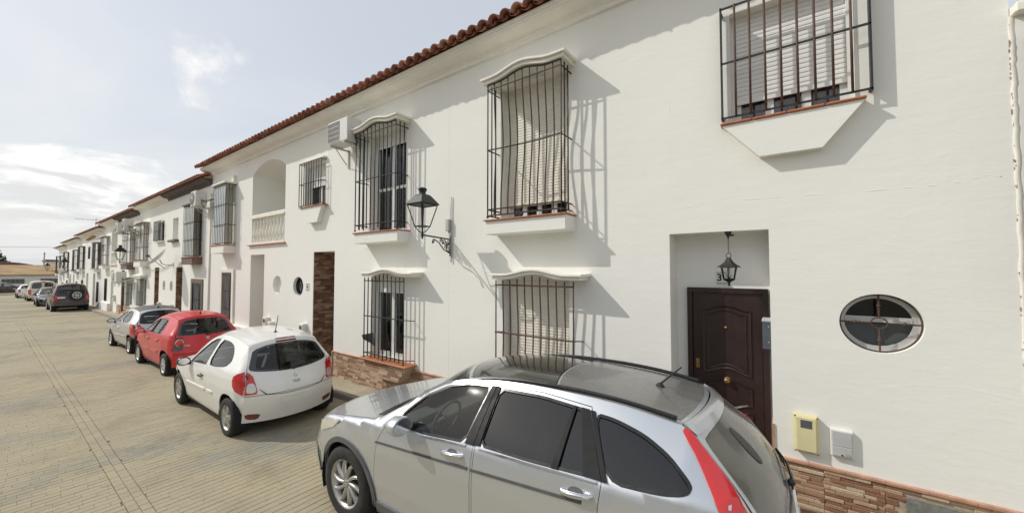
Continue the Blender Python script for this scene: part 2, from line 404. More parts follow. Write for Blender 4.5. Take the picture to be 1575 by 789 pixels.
def cdt(outer, holes, pts=()):
    """triangulate a 2-D outline with holes; extra interior points allowed"""
    vs = [Vector(p) for p in outer]; ed = [(i, (i+1) % len(outer)) for i in range(len(outer))]
    for h in holes:
        b = len(vs); vs += [Vector(p) for p in h]; ed += [(b+i, b+(i+1) % len(h)) for i in range(len(h))]
    vs += [Vector(p) for p in pts]
    rv, re, rf, *_ = delaunay_2d_cdt(vs, ed, [], 1, 1e-6)
    rv = [(p[0], p[1]) for p in rv]
    def inside(x, y, poly):
        c = False; j = len(poly)-1
        for i in range(len(poly)):
            (xi, yi), (xj, yj) = poly[i], poly[j]
            if (yi > y) != (yj > y) and x < (xj-xi)*(y-yi)/(yj-yi)+xi: c = not c
            j = i
        return c
    out = []
    for f in rf:
        cx_ = sum(rv[i][0] for i in f)/len(f); cy_ = sum(rv[i][1] for i in f)/len(f)
        if inside(cx_, cy_, outer) and not any(inside(cx_, cy_, h) for h in holes): out.append(list(f))
    return rv, out
def inside_poly(x, y, poly):
    c = False; j = len(poly)-1
    for i in range(len(poly)):
        (xi, yi), (xj, yj) = poly[i], poly[j]
        if (yi > y) != (yj > y) and x < (xj-xi)*(y-yi)/(yj-yi)+xi: c = not c
        j = i
    return c
def oval(cx_, cz, a, b, n=28): return [(cx_+a*math.cos(2*math.pi*i/n), cz+b*math.sin(2*math.pi*i/n)) for i in range(n)]
def rect(x0, x1, z0, z1): return [(x0, z0), (x1, z0), (x1, z1), (x0, z1)]

# ------------------------------------------------------------------ ground, road, pavement
ZP = [(40, .30), (0, -.02), (-8, -.10), (-20, -.24), (-38, -.40), (-60, -.55), (-80, -.72), (-140, -.9), (-600, -1.2)]
def zr(x):
    for (x1, z1), (x0, z0) in zip(ZP, ZP[1:]):
        if x >= x0: return z0+(z1-z0)*(x-x0)/(x1-x0)
    return ZP[-1][1]
YK = 4.17                                                       # kerb face
YW = 4.75                                                       # facades
def sheet(name, xs, y0, y1, dz, mat, kind='structure', parent=None):
    m = MB(); m.grid([[(x, y0, zr(x)+dz), (x, y1, zr(x)+dz)] for x in xs], False); return m.obj(name, mat, parent, kind)
sheet('ground', [600, 40]+[0, -8, -20, -38, -60, -80, -140, -600, -1500], -900, 900, -.09, 'soil')
XS = [14, 0, -8, -20, -38, -60, -80]
road = sheet('road', XS, -4.2, YK, -.011, 'joint_sand')
def far_sheet():
    m = MB()
    m.grid([[(x, -4.2, zr(x)), (x, -1.6, zr(x))] for x in (14, 0, -8, -20, -34)], False)
    m.grid([[(x, -4.2, zr(x)), (x, YK, zr(x))] for x in (-34, -38, -60, -73)], False)
    m.grid([[(x, -60, zr(x)), (x, 60, zr(x))] for x in (-73, -80, -86)], False)
    return m.obj('paving_surface', 'paving_far', road, 'structure')
far_sheet()
# pavers, each a block with chamfered top
def cam_px(x, y, z):
    v = WCI @ Vector((x, y, z)); f = 578.5
    return (787.5+f*v.x/-v.z, 394.5-f*v.y/-v.z, -v.z) if v.z < -.05 else (-1, -1, -1)
from mathutils import Euler
WCI = (Matrix.Translation(cam.location) @ cam.rotation_euler.to_matrix().to_4x4()).inverted()
def paver_geo(lx, ly, t=.03, c=.004):
    x, y = lx/2, ly/2
    v = [(-x, -y, -t), (x, -y, -t), (x, y, -t), (-x, y, -t), (-x, -y, -c), (x, -y, -c), (x, y, -c), (-x, y, -c), (-x+c, -y+.001, 0), (x-c, -y+.001, 0), (x-c, y-.001, 0), (-x+c, y-.001, 0)]
    f = [(8, 9, 10, 11)]
    for i in range(4): j = (i+1) % 4; f += [(i, j, 4+j, 4+i), (4+i, 4+j, 8+j, 8+i)]
    return v, f
blocks = []
rx, ry = .099, .208
row = 0; x = 3.0
while x > -34:
    y = -1.8+(row % 2)*ry/2+random.uniform(-.06, .06)
    while y < YK-.02:
        for lo, hi in ((-9, .926), (1.108, YK-.003)):
            q0, q1 = max(y, lo), min(y+ry, hi)
            if q1-q0 > .03: blocks.append((x-rx/2, (q0+q1)/2, rx-.005, q1-q0-.0012))
        y += ry
    x -= rx; row += 1
x = 3.0
while x > -34:
    for k in range(2): blocks.append((x-.07-.05*k, .973+.088*k, .134, .084))
    x -= .138
blocks = [(a, b, c, d, random.uniform(-.0015, .0015), random.uniform(-.012, .012), random.uniform(-.004, .004)) for a, b, c, d in blocks]
def vis(b):
    p = cam_px(b[0], b[1], zr(b[0]))
    if not (0 < p[0] < 1575 and 0 < p[1] < 789): return 1e9
    if b[1] > 2.0 and b[0] > -4.8: return 1e9                   # under the near car
    return p[2]
order = sorted(range(len(blocks)), key=lambda i: vis(blocks[i]))
single = set(order[:300]); mcache = {}
bulk = MB()
for i, (a, b, c, d, dz, t1, t2) in enumerate(blocks):
    if i in single:
        key = (round(c, 3), round(d, 3))
        if key not in mcache:
            m = MB(); v, f = paver_geo(*key); m.add(v, f); mcache[key] = m.mesh('paving_brick'); mcache[key].materials.append(MAT['paver_single'])
        place('paving_brick', mcache[key], None, road, (a, b, zr(a)+dz), (t2*.7, t1*.5, random.uniform(-.008, .008)))
    else:
        v, f = paver_geo(c, d); z = zr(a)+dz
        bulk.add([(a+p[0], b+p[1], z+p[2]+p[0]*t1*.5+p[1]*t2*.5) for p in v], f)
bulk.obj('paving_bricks', 'paver', road, 'stuff', fix=False)

pav = sheet('pavement', XS+[-73], YK+.12, YW+.4, .085, 'joint_sand')
kerb = MB()
kerb.grid([[(x, YK+.004, zr(x)-.05), (x, YK+.004, zr(x)+.07), (x, YK+.118, zr(x)+.07)] for x in XS+[-73]], False)
kerb = kerb.obj('kerb', 'concrete', None, 'structure')
km = MB(); km.box((-.495, 0, -.16), (.495, .12, .012), 0, .012); km = km.mesh('kerb_stone'); km.materials.append(MAT['kerb_stone'])
for i in range(58):
    x = 3.5-i
    place('kerb_stone', km, None, kerb, (x, YK, zr(x)+.10), (0, -math.atan((zr(x+.5)-zr(x-.5))), 0))
def slab_geo():
    m = MB(); w = .197; m.box((-w, -w, -.03), (w, w, -.006))
    for k in range(5):
        a = -w+k*2*w/5; m.box((-w, a+.006, -.007), (w, a+2*w/5-.006, 0), 0, .003)
    return m
sg = slab_geo(); sm = sg.mesh('pavement_slab'); sm.materials.append(MAT['slab'])
rest = MB()
for i in range(190):
    x = 3-.2-i*.4
    for j in range(2):
        y = YK+.12+.2+j*.4; z = zr(x)+.112+random.uniform(-.002, .002)
        if -13 < x < 2 or -40 < x < -33: place('pavement_slab', sm, None, pav, (x, y, z))
        else: rest.add([(p[0]+x, p[1]+y, p[2]+z) for p in sg.v], sg.f)
rest.obj('pavement_slabs', 'slab_isl', pav, 'stuff', fix=False)
# ------------------------------------------------------------------ houses
def house(x0, x1, zb, label, cornice='cornice_white', wall='white_plaster', detail=False):
    xc = (x0+x1)/2; zg = zr(xc)+.1
    h = dict(e=empty('terraced_house', (xc, YW, zg), label, 'house', 'terraced houses along the street'), x0=x0, x1=x1, zb=zb, zg=zg, holes=[], wall=wall, cornice=cornice, detail=detail)
    return h
def hole(h, poly, depth): h['holes'].append((poly, depth))
def finish(h):
    """wall with real openings and reveals, cornice, roof"""
    e, x0, x1, zb, zg = (h[k] for k in ('e', 'x0', 'x1', 'zb', 'zg'))
    top = 5.97+zb; outer = rect(x0, x1, zg-.5, top)
    rv, rf = cdt(outer, [p for p, d in h['holes']])
    m = MB(); m.add([(p[0], YW, p[1]) for p in rv], rf)
    for poly, d in h['holes']:
        n = len(poly)
        m.add([(p[0], YW, p[1]) for p in poly]+[(p[0], YW+d, p[1]) for p in poly], [(i, (i+1) % n, (i+1) % n+n, i+n) for i in range(n)], 0, n > 12)
    # party walls, back, so that the house is a closed volume
    m.add([(x0, YW, zg-.5), (x0, 12, zg-.5), (x0, 12, top), (x0, YW, top)], [(0, 1, 2, 3)])
    m.add([(x1, YW, zg-.5), (x1, 12, zg-.5), (x1, 12, top), (x1, YW, top)], [(0, 1, 2, 3)])
    m.add([(x0, 12, zg-.5), (x1, 12, zg-.5), (x1, 12, top), (x0, 12, top)], [(0, 1, 2, 3)])
    m.add([(x0, YW, top), (x1, YW, top), (x1, 9, top+2.0), (x0, 9, top+2.0)], [(0, 1, 2, 3)])
    m.obj('wall', h['wall'], e, sharp=40)
    # cornice: stepped and coved
    prof = [(YW+.01, 0), (4.70, 0), (4.695, .055), (4.672, .058), (4.67, .083)]
    for i in range(7):
        t = i/6*math.pi/2; prof.append((4.655-.185*math.sin(t)*.98, .10+.055*(1-math.cos(t))))
    prof += [(4.448, .155), (4.446, .19), (4.42, .192), (4.418, .222), (YW+.01, .222)]
    xl = x0-(.26 if h.get('endl') else 0)
    c = MB(); c.prism([(y, z+top) for y, z in prof], 'x', xl, x1); c.obj('cornice', h['cornice'], e)
    # roof: barrel tiles
    s, co = math.sin(R(24)), math.cos(R(24)); y0, z0 = 4.335, top+.215
    def up(y, z, d, n): return (y+d*co-n*s, z+d*s+n*co)
    rb = MB(); q = [up(y0+.16, z0+.03, 0, 0), up(y0+.16, z0+.03, 5.0, 0), up(y0+.15, z0+.04, 5.0, -.08), (YW, top+.2), (y0+.16, z0-.002)]
    rb.prism(q, 'x', xl+.02, x1); rb.obj('roof', 'mortar', e)
    n = round((x1-xl)/.212); pit = (x1-xl)/n
    cov = MB(); L = .42
    def tile_verts(r0, r1, L, lift, flip=False):
        vs = []; k = 8
        for d, r in ((0, r0), (L, r1)):
            for rr in (r, r-.014):
                for i in range(k+1):
                    a = math.pi*i/k; sx = -math.cos(a)*rr; sn = math.sin(a)*rr*(.95)
                    if flip: sn = -sn*.55
                    vs.append((sx, d, sn+lift))
        b = k+1; fs = []
        for i in range(k):
            fs += [(i, i+1, 2*b+i+1, 2*b+i), (b+i, 3*b+i, 3*b+i+1, b+i+1), (i, b+i, b+i+1, i+1)]
        return vs, fs
    cv, cf = tile_verts(.101, .086, L, .014); pv, pf = tile_verts(.085, .080, L, .050, True)
    if h['detail']:
        tm = MB(); tm.add(cv, cf, 0, True); tm = tm.mesh('roof_tile', sharp=50); tm.materials.append(MAT['roof_tile'])
        pm = MB(); pm.add(pv, pf, 0, True); pm = pm.mesh('pan_tile', sharp=50); pm.materials.append(MAT['roof_tile'])
        roof = None
    bulk = MB()
    for i in range(n):
        xc = xl+pit*(i+.5)
        for r in range(2 if h['detail'] else 2):
            yy, zz = up(y0, z0, r*.36-random.uniform(0, .012), 0)
            jit = random.uniform(-.03, .03)
            if h['detail'] and r == 0:
                place('roof_tile', tm, None, e, (xc, yy-.045, zz-.012+random.uniform(-.004, .006)), (R(24)+random.uniform(-.02, .02), random.uniform(-.05, .05), jit))
                place('roof_tile', pm, None, e, (xc+pit/2, yy+.045, zz+.012), (R(24), 0, 0))
            else:
                for vs, fs, dx in ((cv, cf, 0), (pv, pf, pit/2)):
                    bulk.add([(xc+dx+p[0], yy+p[1]*co-p[2]*s, zz+p[1]*s+p[2]*co) for p in vs], fs, 0, True)
    bulk.obj('roof_tiles', 'roof_tile_isl', e, 'stuff', fix=False)
SC = {}
def sized_box(name, lx, ly, lz, mat, bev=.004):
    k = (name, round(lx, 2), round(ly, 3), round(lz, 3), mat)
    if k not in SC:
        m = MB(); m.box((-k[1]/2, 0, 0), (k[1]/2, k[2], k[3]), 0, bev); SC[k] = m.mesh(name); SC[k].materials.append(MAT[mat])
    return SC[k]
def cladding(parent, a0, a1, z0, z1, plane, at, mat, rh=.042, lo=.14, hi=.34, mode='single', holes=()):
    """split-face stones on a plane: plane 'front' runs along X at Y=at, 'reveal' runs along Y at X=at and faces +X"""
    nrow = max(1, round((z1-z0)/rh)); rh = (z1-z0)/nrow; bulk = MB()
    back = MB()
    if plane == 'front': back.box((a0, at, z0), (a1, at+.02, z1))
    else: back.box((at-.02, a0, z0), (at, a1, z1))
    back = back.obj('cladding_bed', 'mortar', parent)
    cnt = 0
    for r in range(nrow):
        a = a0-random.uniform(0, lo); z = z0+r*rh
        while a < a1-.012:
            w = random.uniform(lo, hi); s0 = max(a, a0); s1 = min(a+w, a1); a += w
            if s1-s0 < .02: continue
            w = round(s1-s0, 2)
            if w < .03 : continue
            t = random.choice((.008, .011, .014, .019)); c = (s0+s1)/2
            if any(inside_poly(c, z+rh/2, hp) for hp in holes): continue
            hgt = round(rh-.0015, 3)
            if mode == 'single':
                me = sized_box('stone', w-.002, t, hgt, mat)
                if plane == 'front': place('stone', me, None, parent, (c, at-t, z))
                else: place('stone', me, None, parent, (at+t, c, z), (0, 0, R(90)))
            else:
                if plane == 'front': bulk.box((c-w/2+.001, at-t, z), (c+w/2-.001, at, z+hgt), 0, .003)
                else: bulk.box((at, c-w/2+.001, z), (at+t, c+w/2-.001, z+hgt), 0, .003)
            cnt += 1
    if mode != 'single': bulk.obj('stone_strips', mat+'_isl', parent, 'stuff')
    return cnt
def slats(parent, x0, x1, z0, z1, y, pitch, mat, name='slat'):
    """one roller shutter: bottom bar and separate slats"""
    base = MB(); base.box((x0-.005, y+.012, z0), (x1+.005, y+.02, z1+.02)); 
    base.box((x0, y-.006, z0-.05), (x1, y+.012, z0), 0, .004)
    sh = base.obj('roller_shutter', mat, parent)
    m = MB(); n = 4; L = x1-x0
    pr = [(0, .000)]+[(pitch*t-.002, -.0065*math.sin(math.pi*(.12+.76*t))) for t in (0.04, .2, .5, .8, 1)]
    m.grid([[(-L/2, yy, zz) for zz, yy in pr], [(L/2, yy, zz) for zz, yy in pr]], True)
    me = m.mesh(name, False); me.materials.append(MAT[mat])
    z = z0
    while z < z1-.005:
        place(name, me, None, sh, ((x0+x1)/2, y+.010, z)); z += pitch
    return sh
def bars(parent, spec, mat, r=.011, name='bar'):
    """spec: list of point lists, each bar its own mesh; straight vertical ones share one mesh"""
    for pts in spec:
        pts = [Vector(p) for p in pts]
        if len(pts) == 2 and (pts[1]-pts[0]).xy.length < 1e-6:
            L = round((pts[1]-pts[0]).z, 3); k = (name, L, mat, r)
            if k not in SC:
                m = MB(); m.tube([(0, 0, 0), (0, 0, L)], r, 6); SC[k] = m.mesh(name); SC[k].materials.append(MAT[mat])
            place(name, SC[k], None, parent, pts[0])
        else:
            m = MB(); c = pts[0]; m.tube([p-c for p in pts], r, 6); me = m.mesh(name); me.materials.append(MAT[mat]); place(name, me, None, parent, c)
def bell(t, w=.36):
    """flat ends, S-curve up to a crest: the outline of the window hoods"""
    t = abs(t)/w
    return 0 if t >= 1 else .5+.5*math.cos(math.pi*t)
def hood(parent, x0, x1, z, y0, rise, th=.075, mat='trim_white', over=.035):
    """wavy plaster hood over a window: lower band and projecting upper slab"""
    N = 28; L = x1-x0
    def strip(a, b, za, zb_, y):
        top = [(a+(b-a)*i/N, zb_+rise*bell(i/N-.5)) for i in range(N+1)]; bot = [(a+(b-a)*i/N, za+rise*bell(i/N-.5)) for i in range(N+1)]
        g = [[(p[0], YW+.02, p[1]) for p in bot], [(p[0], y, p[1]) for p in bot], [(p[0], y-.006, p[1]+.004) for p in bot], [(p[0], y-.006, p[1]-.004) for p in top], [(p[0], y, p[1]) for p in top], [(p[0], YW+.02, p[1]+.01) for p in top]]
        m.grid(g, True); e0 = [r[0] for r in g]; e1 = [r[-1] for r in g]; m.add(e0, [range(6)]); m.add(e1, [range(6)])
    m = MB(); strip(x0+over, x1-over, z-.005, z+th*.55, y0+over); strip(x0, x1, z+th*.55+.002, z+th, y0)
    return m.obj('window_hood', mat, parent, sharp=35)
def rods(parent, first, rest, mat, name='window_grille', sub='rail'):
    """first rod carries the part's name, the others hang below it; a rod is a tube path (list) or a box (pair of corners)"""
    def one(d, nm, par):
        m = MB()
        if len(d) == 3 and d[0] == 'box': m.box(d[1], d[2])
        elif d[0] == 'ball': m.ball(d[1], d[2], 8)
        else: m.tube(d[1], d[2], 6)
        return m.obj(nm, mat, par, sharp=40)
    g = one(first, name, parent)
    for d in rest: one(d, 'foot' if d[0] == 'ball' else sub, g)
    return g
def cage(parent, x0, x1, z0, z1, yf, zrail, mat, nfront=11, nside=2, rise=.08, pinch=0, r=.0112, feet=True, wallside=True, rails_r=.011, top_rail=True):
    """projecting window grille; every bar its own object"""
    R_ = []
    if rise and top_rail: R_.append(('tube', [(x0+(x1-x0)*i/24, yf, z1+rise*bell(i/24-.5)) for i in range(25)], rails_r*1.25))
    for z in zrail:
        pin = pinch*math.sin(math.pi*min(1, max(0, (z-z0)/(z1-z0)))) if pinch else 0
        front = [(x0, yf-.006, z)]+[(x0+(x1-x0)*t, yf-.006+pin*.5*math.sin(math.pi*t), z) for t in (.25, .5, .75)]+[(x1, yf-.006, z)]
        if wallside: front = [(x0-.004, YW+.03, z)]+front+[(x1+.004, YW+.03, z)]
        else: front[0] = (x0-.012, yf-.006, z); front[-1] = (x1+.012, yf-.006, z)
        R_.append(('tube', front, rails_r))
    if feet: R_ += [('ball', (xx, yf, z0-.022), .021) for xx in (x0, (x0+x1)/2, x1)]
    gr = rods(parent, R_[0], R_[1:], mat)
    sp = []
    for i in range(nfront):
        t = i/(nfront-1); x = x0+(x1-x0)*t; zt = z1+rise*bell(t-.5)
        if pinch and 0 < i < nfront-1:
            w = pinch*math.sin(math.pi*t)**.6
            sp.append([(x, yf+w*math.sin(math.pi*min(1, max(0, (k/14-.08)/.9)))**2, z0+(zt-z0)*k/14) for k in range(15)])
        else: sp.append([(x, yf, z0), (x, yf, zt)])
    for k in range(1, nside+1):
        y = yf+(YW-yf)*k/(nside+1)
        for xx in (x0, x1): sp.append([(xx, y, z0), (xx, y, z1)])
    bars(gr, sp, mat, r)
    return gr
def sash(parent, x0, x1, z0, z1, y, leaves=2, mat='pvc_white', fw=.05, glassm='window_glass', transom=None, curtain=None, back=.28, name='window'):
    """framed window: frame (parent part), panes, near-black sheet painted as room shade, curtain behind"""
    f = MB()
    f.box((x0, y, z0), (x0+fw, y+.06, z1)); f.box((x1-fw, y, z0), (x1, y+.06, z1)); f.box((x0+fw, y, z1-fw), (x1-fw, y+.06, z1)); f.box((x0+fw, y, z0), (x1-fw, y+.06, z0+fw))
    for i in range(1, leaves):
        xm = x0+(x1-x0)*i/leaves; f.box((xm-fw*.7, y+.004, z0+fw), (xm+fw*.7, y+.056, z1-fw))
    if transom:
        for i in range(leaves): f.box((x0+(x1-x0)*i/leaves+fw*.7, y+.008, transom-.03), (x0+(x1-x0)*(i+1)/leaves-fw*.7, y+.05, transom+.03))
    w = f.obj(name, mat, parent)
    for i in range(leaves):
        a = x0+(x1-x0)*i/leaves+fw*.6; b = x0+(x1-x0)*(i+1)/leaves-fw*.6
        p = MB(); p.box((a, y+.026, z0+fw*.6), (b, y+.032, z1-fw*.6)); p.obj('pane', glassm, w)
    rb = MB(); rb.add([(x0, y+back, z0), (x1, y+back, z0), (x1, y+back, z1), (x0, y+back, z1)], [(0, 1, 2, 3)]); rb.obj('room_shade', 'room_dark', w)
    if curtain:
        c = MB(); n = int((x1-x0)/.02); g = [[(x0+fw+(x1-x0-2*fw)*i/n, y+.10+.014*math.sin(i*1.3)+.008*math.sin(i*.47), zz) for i in range(n+1)] for zz in curtain]
        c.grid(g, True); c.obj('curtain', 'curtain', w, fix=False)
    return w
def sillbox(h, x0, x1, yf, zt, zbm, plank='terracotta', body=None):
    """plastered sill box below a projecting window, tiled on top"""
    m = MB(); m.box((x0+.02, yf+.012, zbm), (x1-.02, YW+.02, zt-.022), 0, .006); m.obj('window_sill', body or h['wall'], h['e'])
    n = max(2, round((x1-x0)/.27)); w = (x1-x0)/n; me = None
    for i in range(n):
        me = sized_box('sill_tile', w-.004, YW+.03-yf+.02, .022, plank, .005)
        place('sill_tile', me, None, h['e'], (x0+w*(i+.5), yf-.02, zt-.021))
def doorway(h, x0, x1, ztop, depth, clad=None, door=True):
    hole(h, rect(x0, x1, h['zg']+.015, ztop), depth); zf = h['zg']+.14
    m = MB(); m.box((x0-.02, YW+.02, h['zg']-.2), (x1+.02, YW+depth+.1, zf)); m.obj('doorstep', 'terracotta_pink', h['e'])
    m = MB(); m.box((x0-.05, YW+depth, h['zg']), (x1+.05, YW+depth+.06, ztop+.05)); m.obj('recess_wall', h['wall'], h['e'])
    if door:
        xm = (x0+x1)/2; d = MB(); d.box((xm-.42, YW+depth-.05, zf), (xm+.42, YW+depth+.01, zf+2.08)); 
        d = d.obj('door', 'brown_door', h['e'])
    if clad: cladding(h['e'], YW+.01, YW+depth-.005, zf, ztop-.002, 'reveal', x0+.004, 'brown_stone', .052 if h['detail'] else .07, .08, .20, clad)
plain('brown_door', (.030, .014, .011, 1), .45, 0, .25, 7, .15)

# ---- house A: nearest, door with the hanging lantern
A = house(-4.80, 1.515, 0, 'white terraced house with dark brown panelled door, oval window and brown split stone base', detail=True); e = A['e']
# upper french window
hole(A, rect(-3.645, -2.44, 3.25, 5.385), .17)
slats(e, -3.58, -2.505, 3.53, 5.40, 4.885, .0430, 'shutter_cream')
for xa, xb in ((-3.645, -3.58), (-2.505, -2.44)): g = MB(); g.box((xa, 4.87, 3.25), (xb, 4.93, 5.385)); g.obj('shutter_guide', 'trim_white', e)
sash(e, -3.58, -2.505, 3.25, 5.38, 4.93, 4, 'pvc_white', .06)
sillbox(A, -3.74, -2.315, 4.44, 3.255, 3.03)
hood(e, -3.78, -2.31, 5.365, 4.39, .085, .085)
cage(e, -3.675, -2.395, 3.32, 5.350, 4.455, (5.27, 4.33, 3.41, 3.315), 'iron_brown', 11, 2, .075, .075)
# lower window
hole(A, rect(-3.60, -2.44, .70, 2.34), .17)
slats(e, -3.555, -2.49, .76, 2.36, 4.885, .0430, 'shutter_cream')
sillbox(A, -3.70, -2.22, 4.50, .70, .60, 'terracotta_pink')
hood(e, -3.64, -2.115, 2.355, 4.45, .075, .075)
cage(e, -3.585, -2.275, .74, 2.330, 4.55, (2.262, 1.542, .80), 'iron_rust', 11, 0, .07, .035, wallside=False, top_rail=False)
for z in (1.542, .80):
    for x in (-3.585, -2.275): g = MB(); g.tube([(x, 4.55, z), (x+(.05 if x > -3 else 0), 4.60, z), (x+(.05 if x > -3 else 0), YW+.02, z-.03)], .008, 6); g.obj('grille_stay', 'iron_rust', e)
# right upper window over the door
hole(A, rect(-.437, .585, 4.075, 5.335), .14)
slats(e, -.405, .545, 4.385, 5.36, 4.872, .0495, 'shutter_white')
for xa, xb in ((-.437, -.405), (.545, .585)): g = MB(); g.box((xa, 4.862, 4.075), (xb, 4.90, 5.335)); g.obj('shutter_guide', 'pvc_white', e)
w = sash(e, -.405, .545, 4.06, 5.33, 4.90, 3, 'pvc_white', .055, 'clear_glass')
c = MB(); c.grid([[(-.36+.86*i/40, 4.98+.01*math.sin(i*1.1), z) for i in range(41)] for z in (4.1, 5.2)]); c.obj('curtain', 'purple_reflection', w, fix=False)  # no curtain here: maroon sheet paints the reflections seen in the panes
m = MB(); n = 4
for i in range(n): place('sill_tile', sized_box('sill_tile', 1.19/n-.004, .15, .026, 'terracotta', .010), None, e, (-.535+1.19/n*(i+.5), 4.625, 4.062))
m.prism([(-.512, 4.06), (-.18, 3.672), (.328, 3.672), (.642, 4.06)], 'y', 4.648, YW+.02); m.obj('window_sill', 'white_plaster', e)
gr = rods(e, *(lambda L: (L[0], L[1:]))([('box', (-.518, 4.652, z-.010), (.697, 4.664, z+.010)) for z in (5.365, 4.752, 4.146)]), 'iron_black')
for x in (-.513, .69):
    g = MB(); g.box((x-.008, 4.652, 4.13), (x+.008, YW-.03, 5.385)); 
    for z in (5.33, 4.16): g.box((x-.014, 4.70, z-.016), (x+.014, YW+.02, z+.016))
    g.obj('grille_post', 'iron_black', gr)
bars(gr, [[(-.513+1.203*i/9, 4.647, 4.14), (-.513+1.203*i/9, 4.647, 5.375)] for i in range(1, 9)], 'iron_rust', .011)
# doorway
DZ = A['zg']+.14
hole(A, rect(-1.10, -.118, A['zg']+.015, 2.918), .36)
m = MB(); m.box((-1.12, YW+.02, 0), (-.10, 5.2, DZ)); m.obj('doorstep', 'terracotta_pink', e)
m = MB(); m.box((-1.15, 5.11, .05), (-.06, 5.16, 2.97)); m.obj('recess_wall', 'cool_plaster', e)
d = MB(); dx0, dx1, dz1 = -.972, -.142, 2.278
d.box((dx0, 5.045, DZ), (dx0+.055, 5.108, dz1)); d.box((dx1-.055, 5.045, DZ), (dx1, 5.108, dz1)); d.box((dx0+.055, 5.045, dz1-.055), (dx1-.055, 5.108, dz1))
door = d.obj('door', 'brown_door', e)
l = MB(); a, b = dx0+.062, dx1-.062; xm = (a+b)/2; hw = (b-a)/2
l.box((a, 5.066, DZ+.01), (b, 5.10, dz1-.062))
def molding(loop, w=.014, t=.012, y=5.066):
    n = len(loop); cxm = sum(p[0] for p in loop)/n; czm = sum(p[1] for p in loop)/n
    rings = []
    for o, dy in ((0, 0), (w*.4, -t), (w, -t*.5), (w*1.6, 0)):
        q = []
        for i in range(n):
            p0, p1, p2 = Vector(loop[i-1]), Vector(loop[i]), Vector(loop[(i+1) % n]); tt = (p2-p0).normalized(); nn = Vector((-tt.y, tt.x)); 
            q.append((p1.x+nn.x*o, y+dy, p1.y+nn.y*o))
        rings.append(q+[q[0]])
    l.grid(rings, False)
def arch_panel(x0_, x1_, z0_, z1_, rt, rb):
    N = 10; pts = []
    for i in range(N+1): pts.append((x0_+(x1_-x0_)*i/N, z0_+rb*bell(i/N-.5, .5)))
    for i in range(N+1): pts.append((x1_-(x1_-x0_)*i/N, z1_+rt*bell(i/N-.5, .5)))
    return pts
H = dz1-.062-DZ
molding(arch_panel(a+.10, b-.10, DZ+H*.53, DZ+H*.90, .06, .07)); molding(arch_panel(a+.15, b-.15, DZ+H*.555, DZ+H*.875, .055, .065), .010, .008)
molding(arch_panel(a+.10, b-.10, DZ+H*.37, DZ+H*.475, .07, -.07)); molding(arch_panel(a+.10, b-.10, DZ+H*.07, DZ+H*.335, -.06, 0)); molding(arch_panel(a+.15, b-.15, DZ+H*.095, DZ+H*.31, -.055, 0), .010, .008)
leaf = l.obj('door_leaf', 'brown_door', door)
k = MB(); k.lathe([(.0, -.055), (.018, -.055), (.030, -.045), (.034, -.03), (.020, -.018), (.020, -.006), (.038, 0)], 16, 0, 'y', (xm, 5.064, 1.208)); k.obj('door_knob', 'brass', door)
k = MB(); k.lathe([(.0, -.008), (.012, -.008), (.014, 0)], 12, 0, 'y', (xm-.005, 5.065, 1.817)); k.obj('peephole', 'brass', door)
k = MB(); k.box((a+.022, 5.055, 1.31), (a+.062, 5.067, 1.42), 0, .004); k.lathe([(0, -.02), (.010, -.02), (.010, 0)], 10, 0, 'y', (a+.042, 5.055, 1.38)); k.obj('lock_plate', 'brass', door)
# oval window
ov = oval(.705, 2.005, .283, .268, 40); hole(A, ov, .13)
f = MB(); N = 40
def ring(cx_, cz, a0, b0, a1, b1, y0, y1):
    o = oval(cx_, cz, a0, b0, N); i_ = oval(cx_, cz, a1, b1, N)
    f.grid([[(p[0], y, p[1]) for p in q]+[(q[0][0], y, q[0][1])] for q, y in ((o, y1), (o, y0), (i_, y0), (i_, y1))], False)
ring(.705, 2.005, .285, .270, .235, .222, 4.868, 4.91)
f.box((.475, 4.872, 2.005), (.935, 4.905, 2.055)); f.box((.50, 4.866, 2.022), (.58, 4.872, 2.034), 0); f.box((.83, 4.866, 2.022), (.91, 4.872, 2.034), 0)
ow = f.obj('oval_window', 'alu_grey', e)
p = MB(); p.add([(q[0], 4.895, q[1]) for q in oval(.705, 2.005, .24, .228, 40)], [range(40)]); p.obj('pane', 'window_glass', ow)
p = MB(); p.add([(q[0], 5.06, q[1]) for q in oval(.705, 2.005, .30, .29, 40)], [range(40)]); p.obj('room_shade', 'room_dark', ow)
p = MB(); p.add([(q[0], 4.93, min(q[1], 1.985)) for q in oval(.705, 2.005, .24, .228, 40)], [range(40)]); p.obj('frosted_pane', 'house_grey', ow)
g = MB(); o = oval(.705, 2.005, .275, .26, 40); g.tube([(q[0], 4.80, q[1]) for q in o+[o[0]]], .007, 6)
o = oval(.705, 2.005, .055, .05, 24); g.tube([(q[0], 4.80, q[1]) for q in o+[o[0]]], .006, 6)
for q0, q1 in (((.43, 2.005), (.65, 2.005)), ((.76, 2.005), (.985, 2.005)), ((.705, 1.74), (.705, 1.955)), ((.705, 2.055), (.705, 2.27))):
    g.tube([(q0[0], 4.80, q0[1]), (q1[0], 4.80, q1[1])], .0075, 6); mx_ = ((q0[0]+q1[0])/2, 4.80, (q0[1]+q1[1])/2); g.ball(mx_, .017, 8)
    for t in (.38, .62): g.ball((q0[0]+(q1[0]-q0[0])*t, 4.80, q0[1]+(q1[1]-q0[1])*t), .012, 8)
g.obj('oval_grille', 'iron_rust', e, sharp=60)
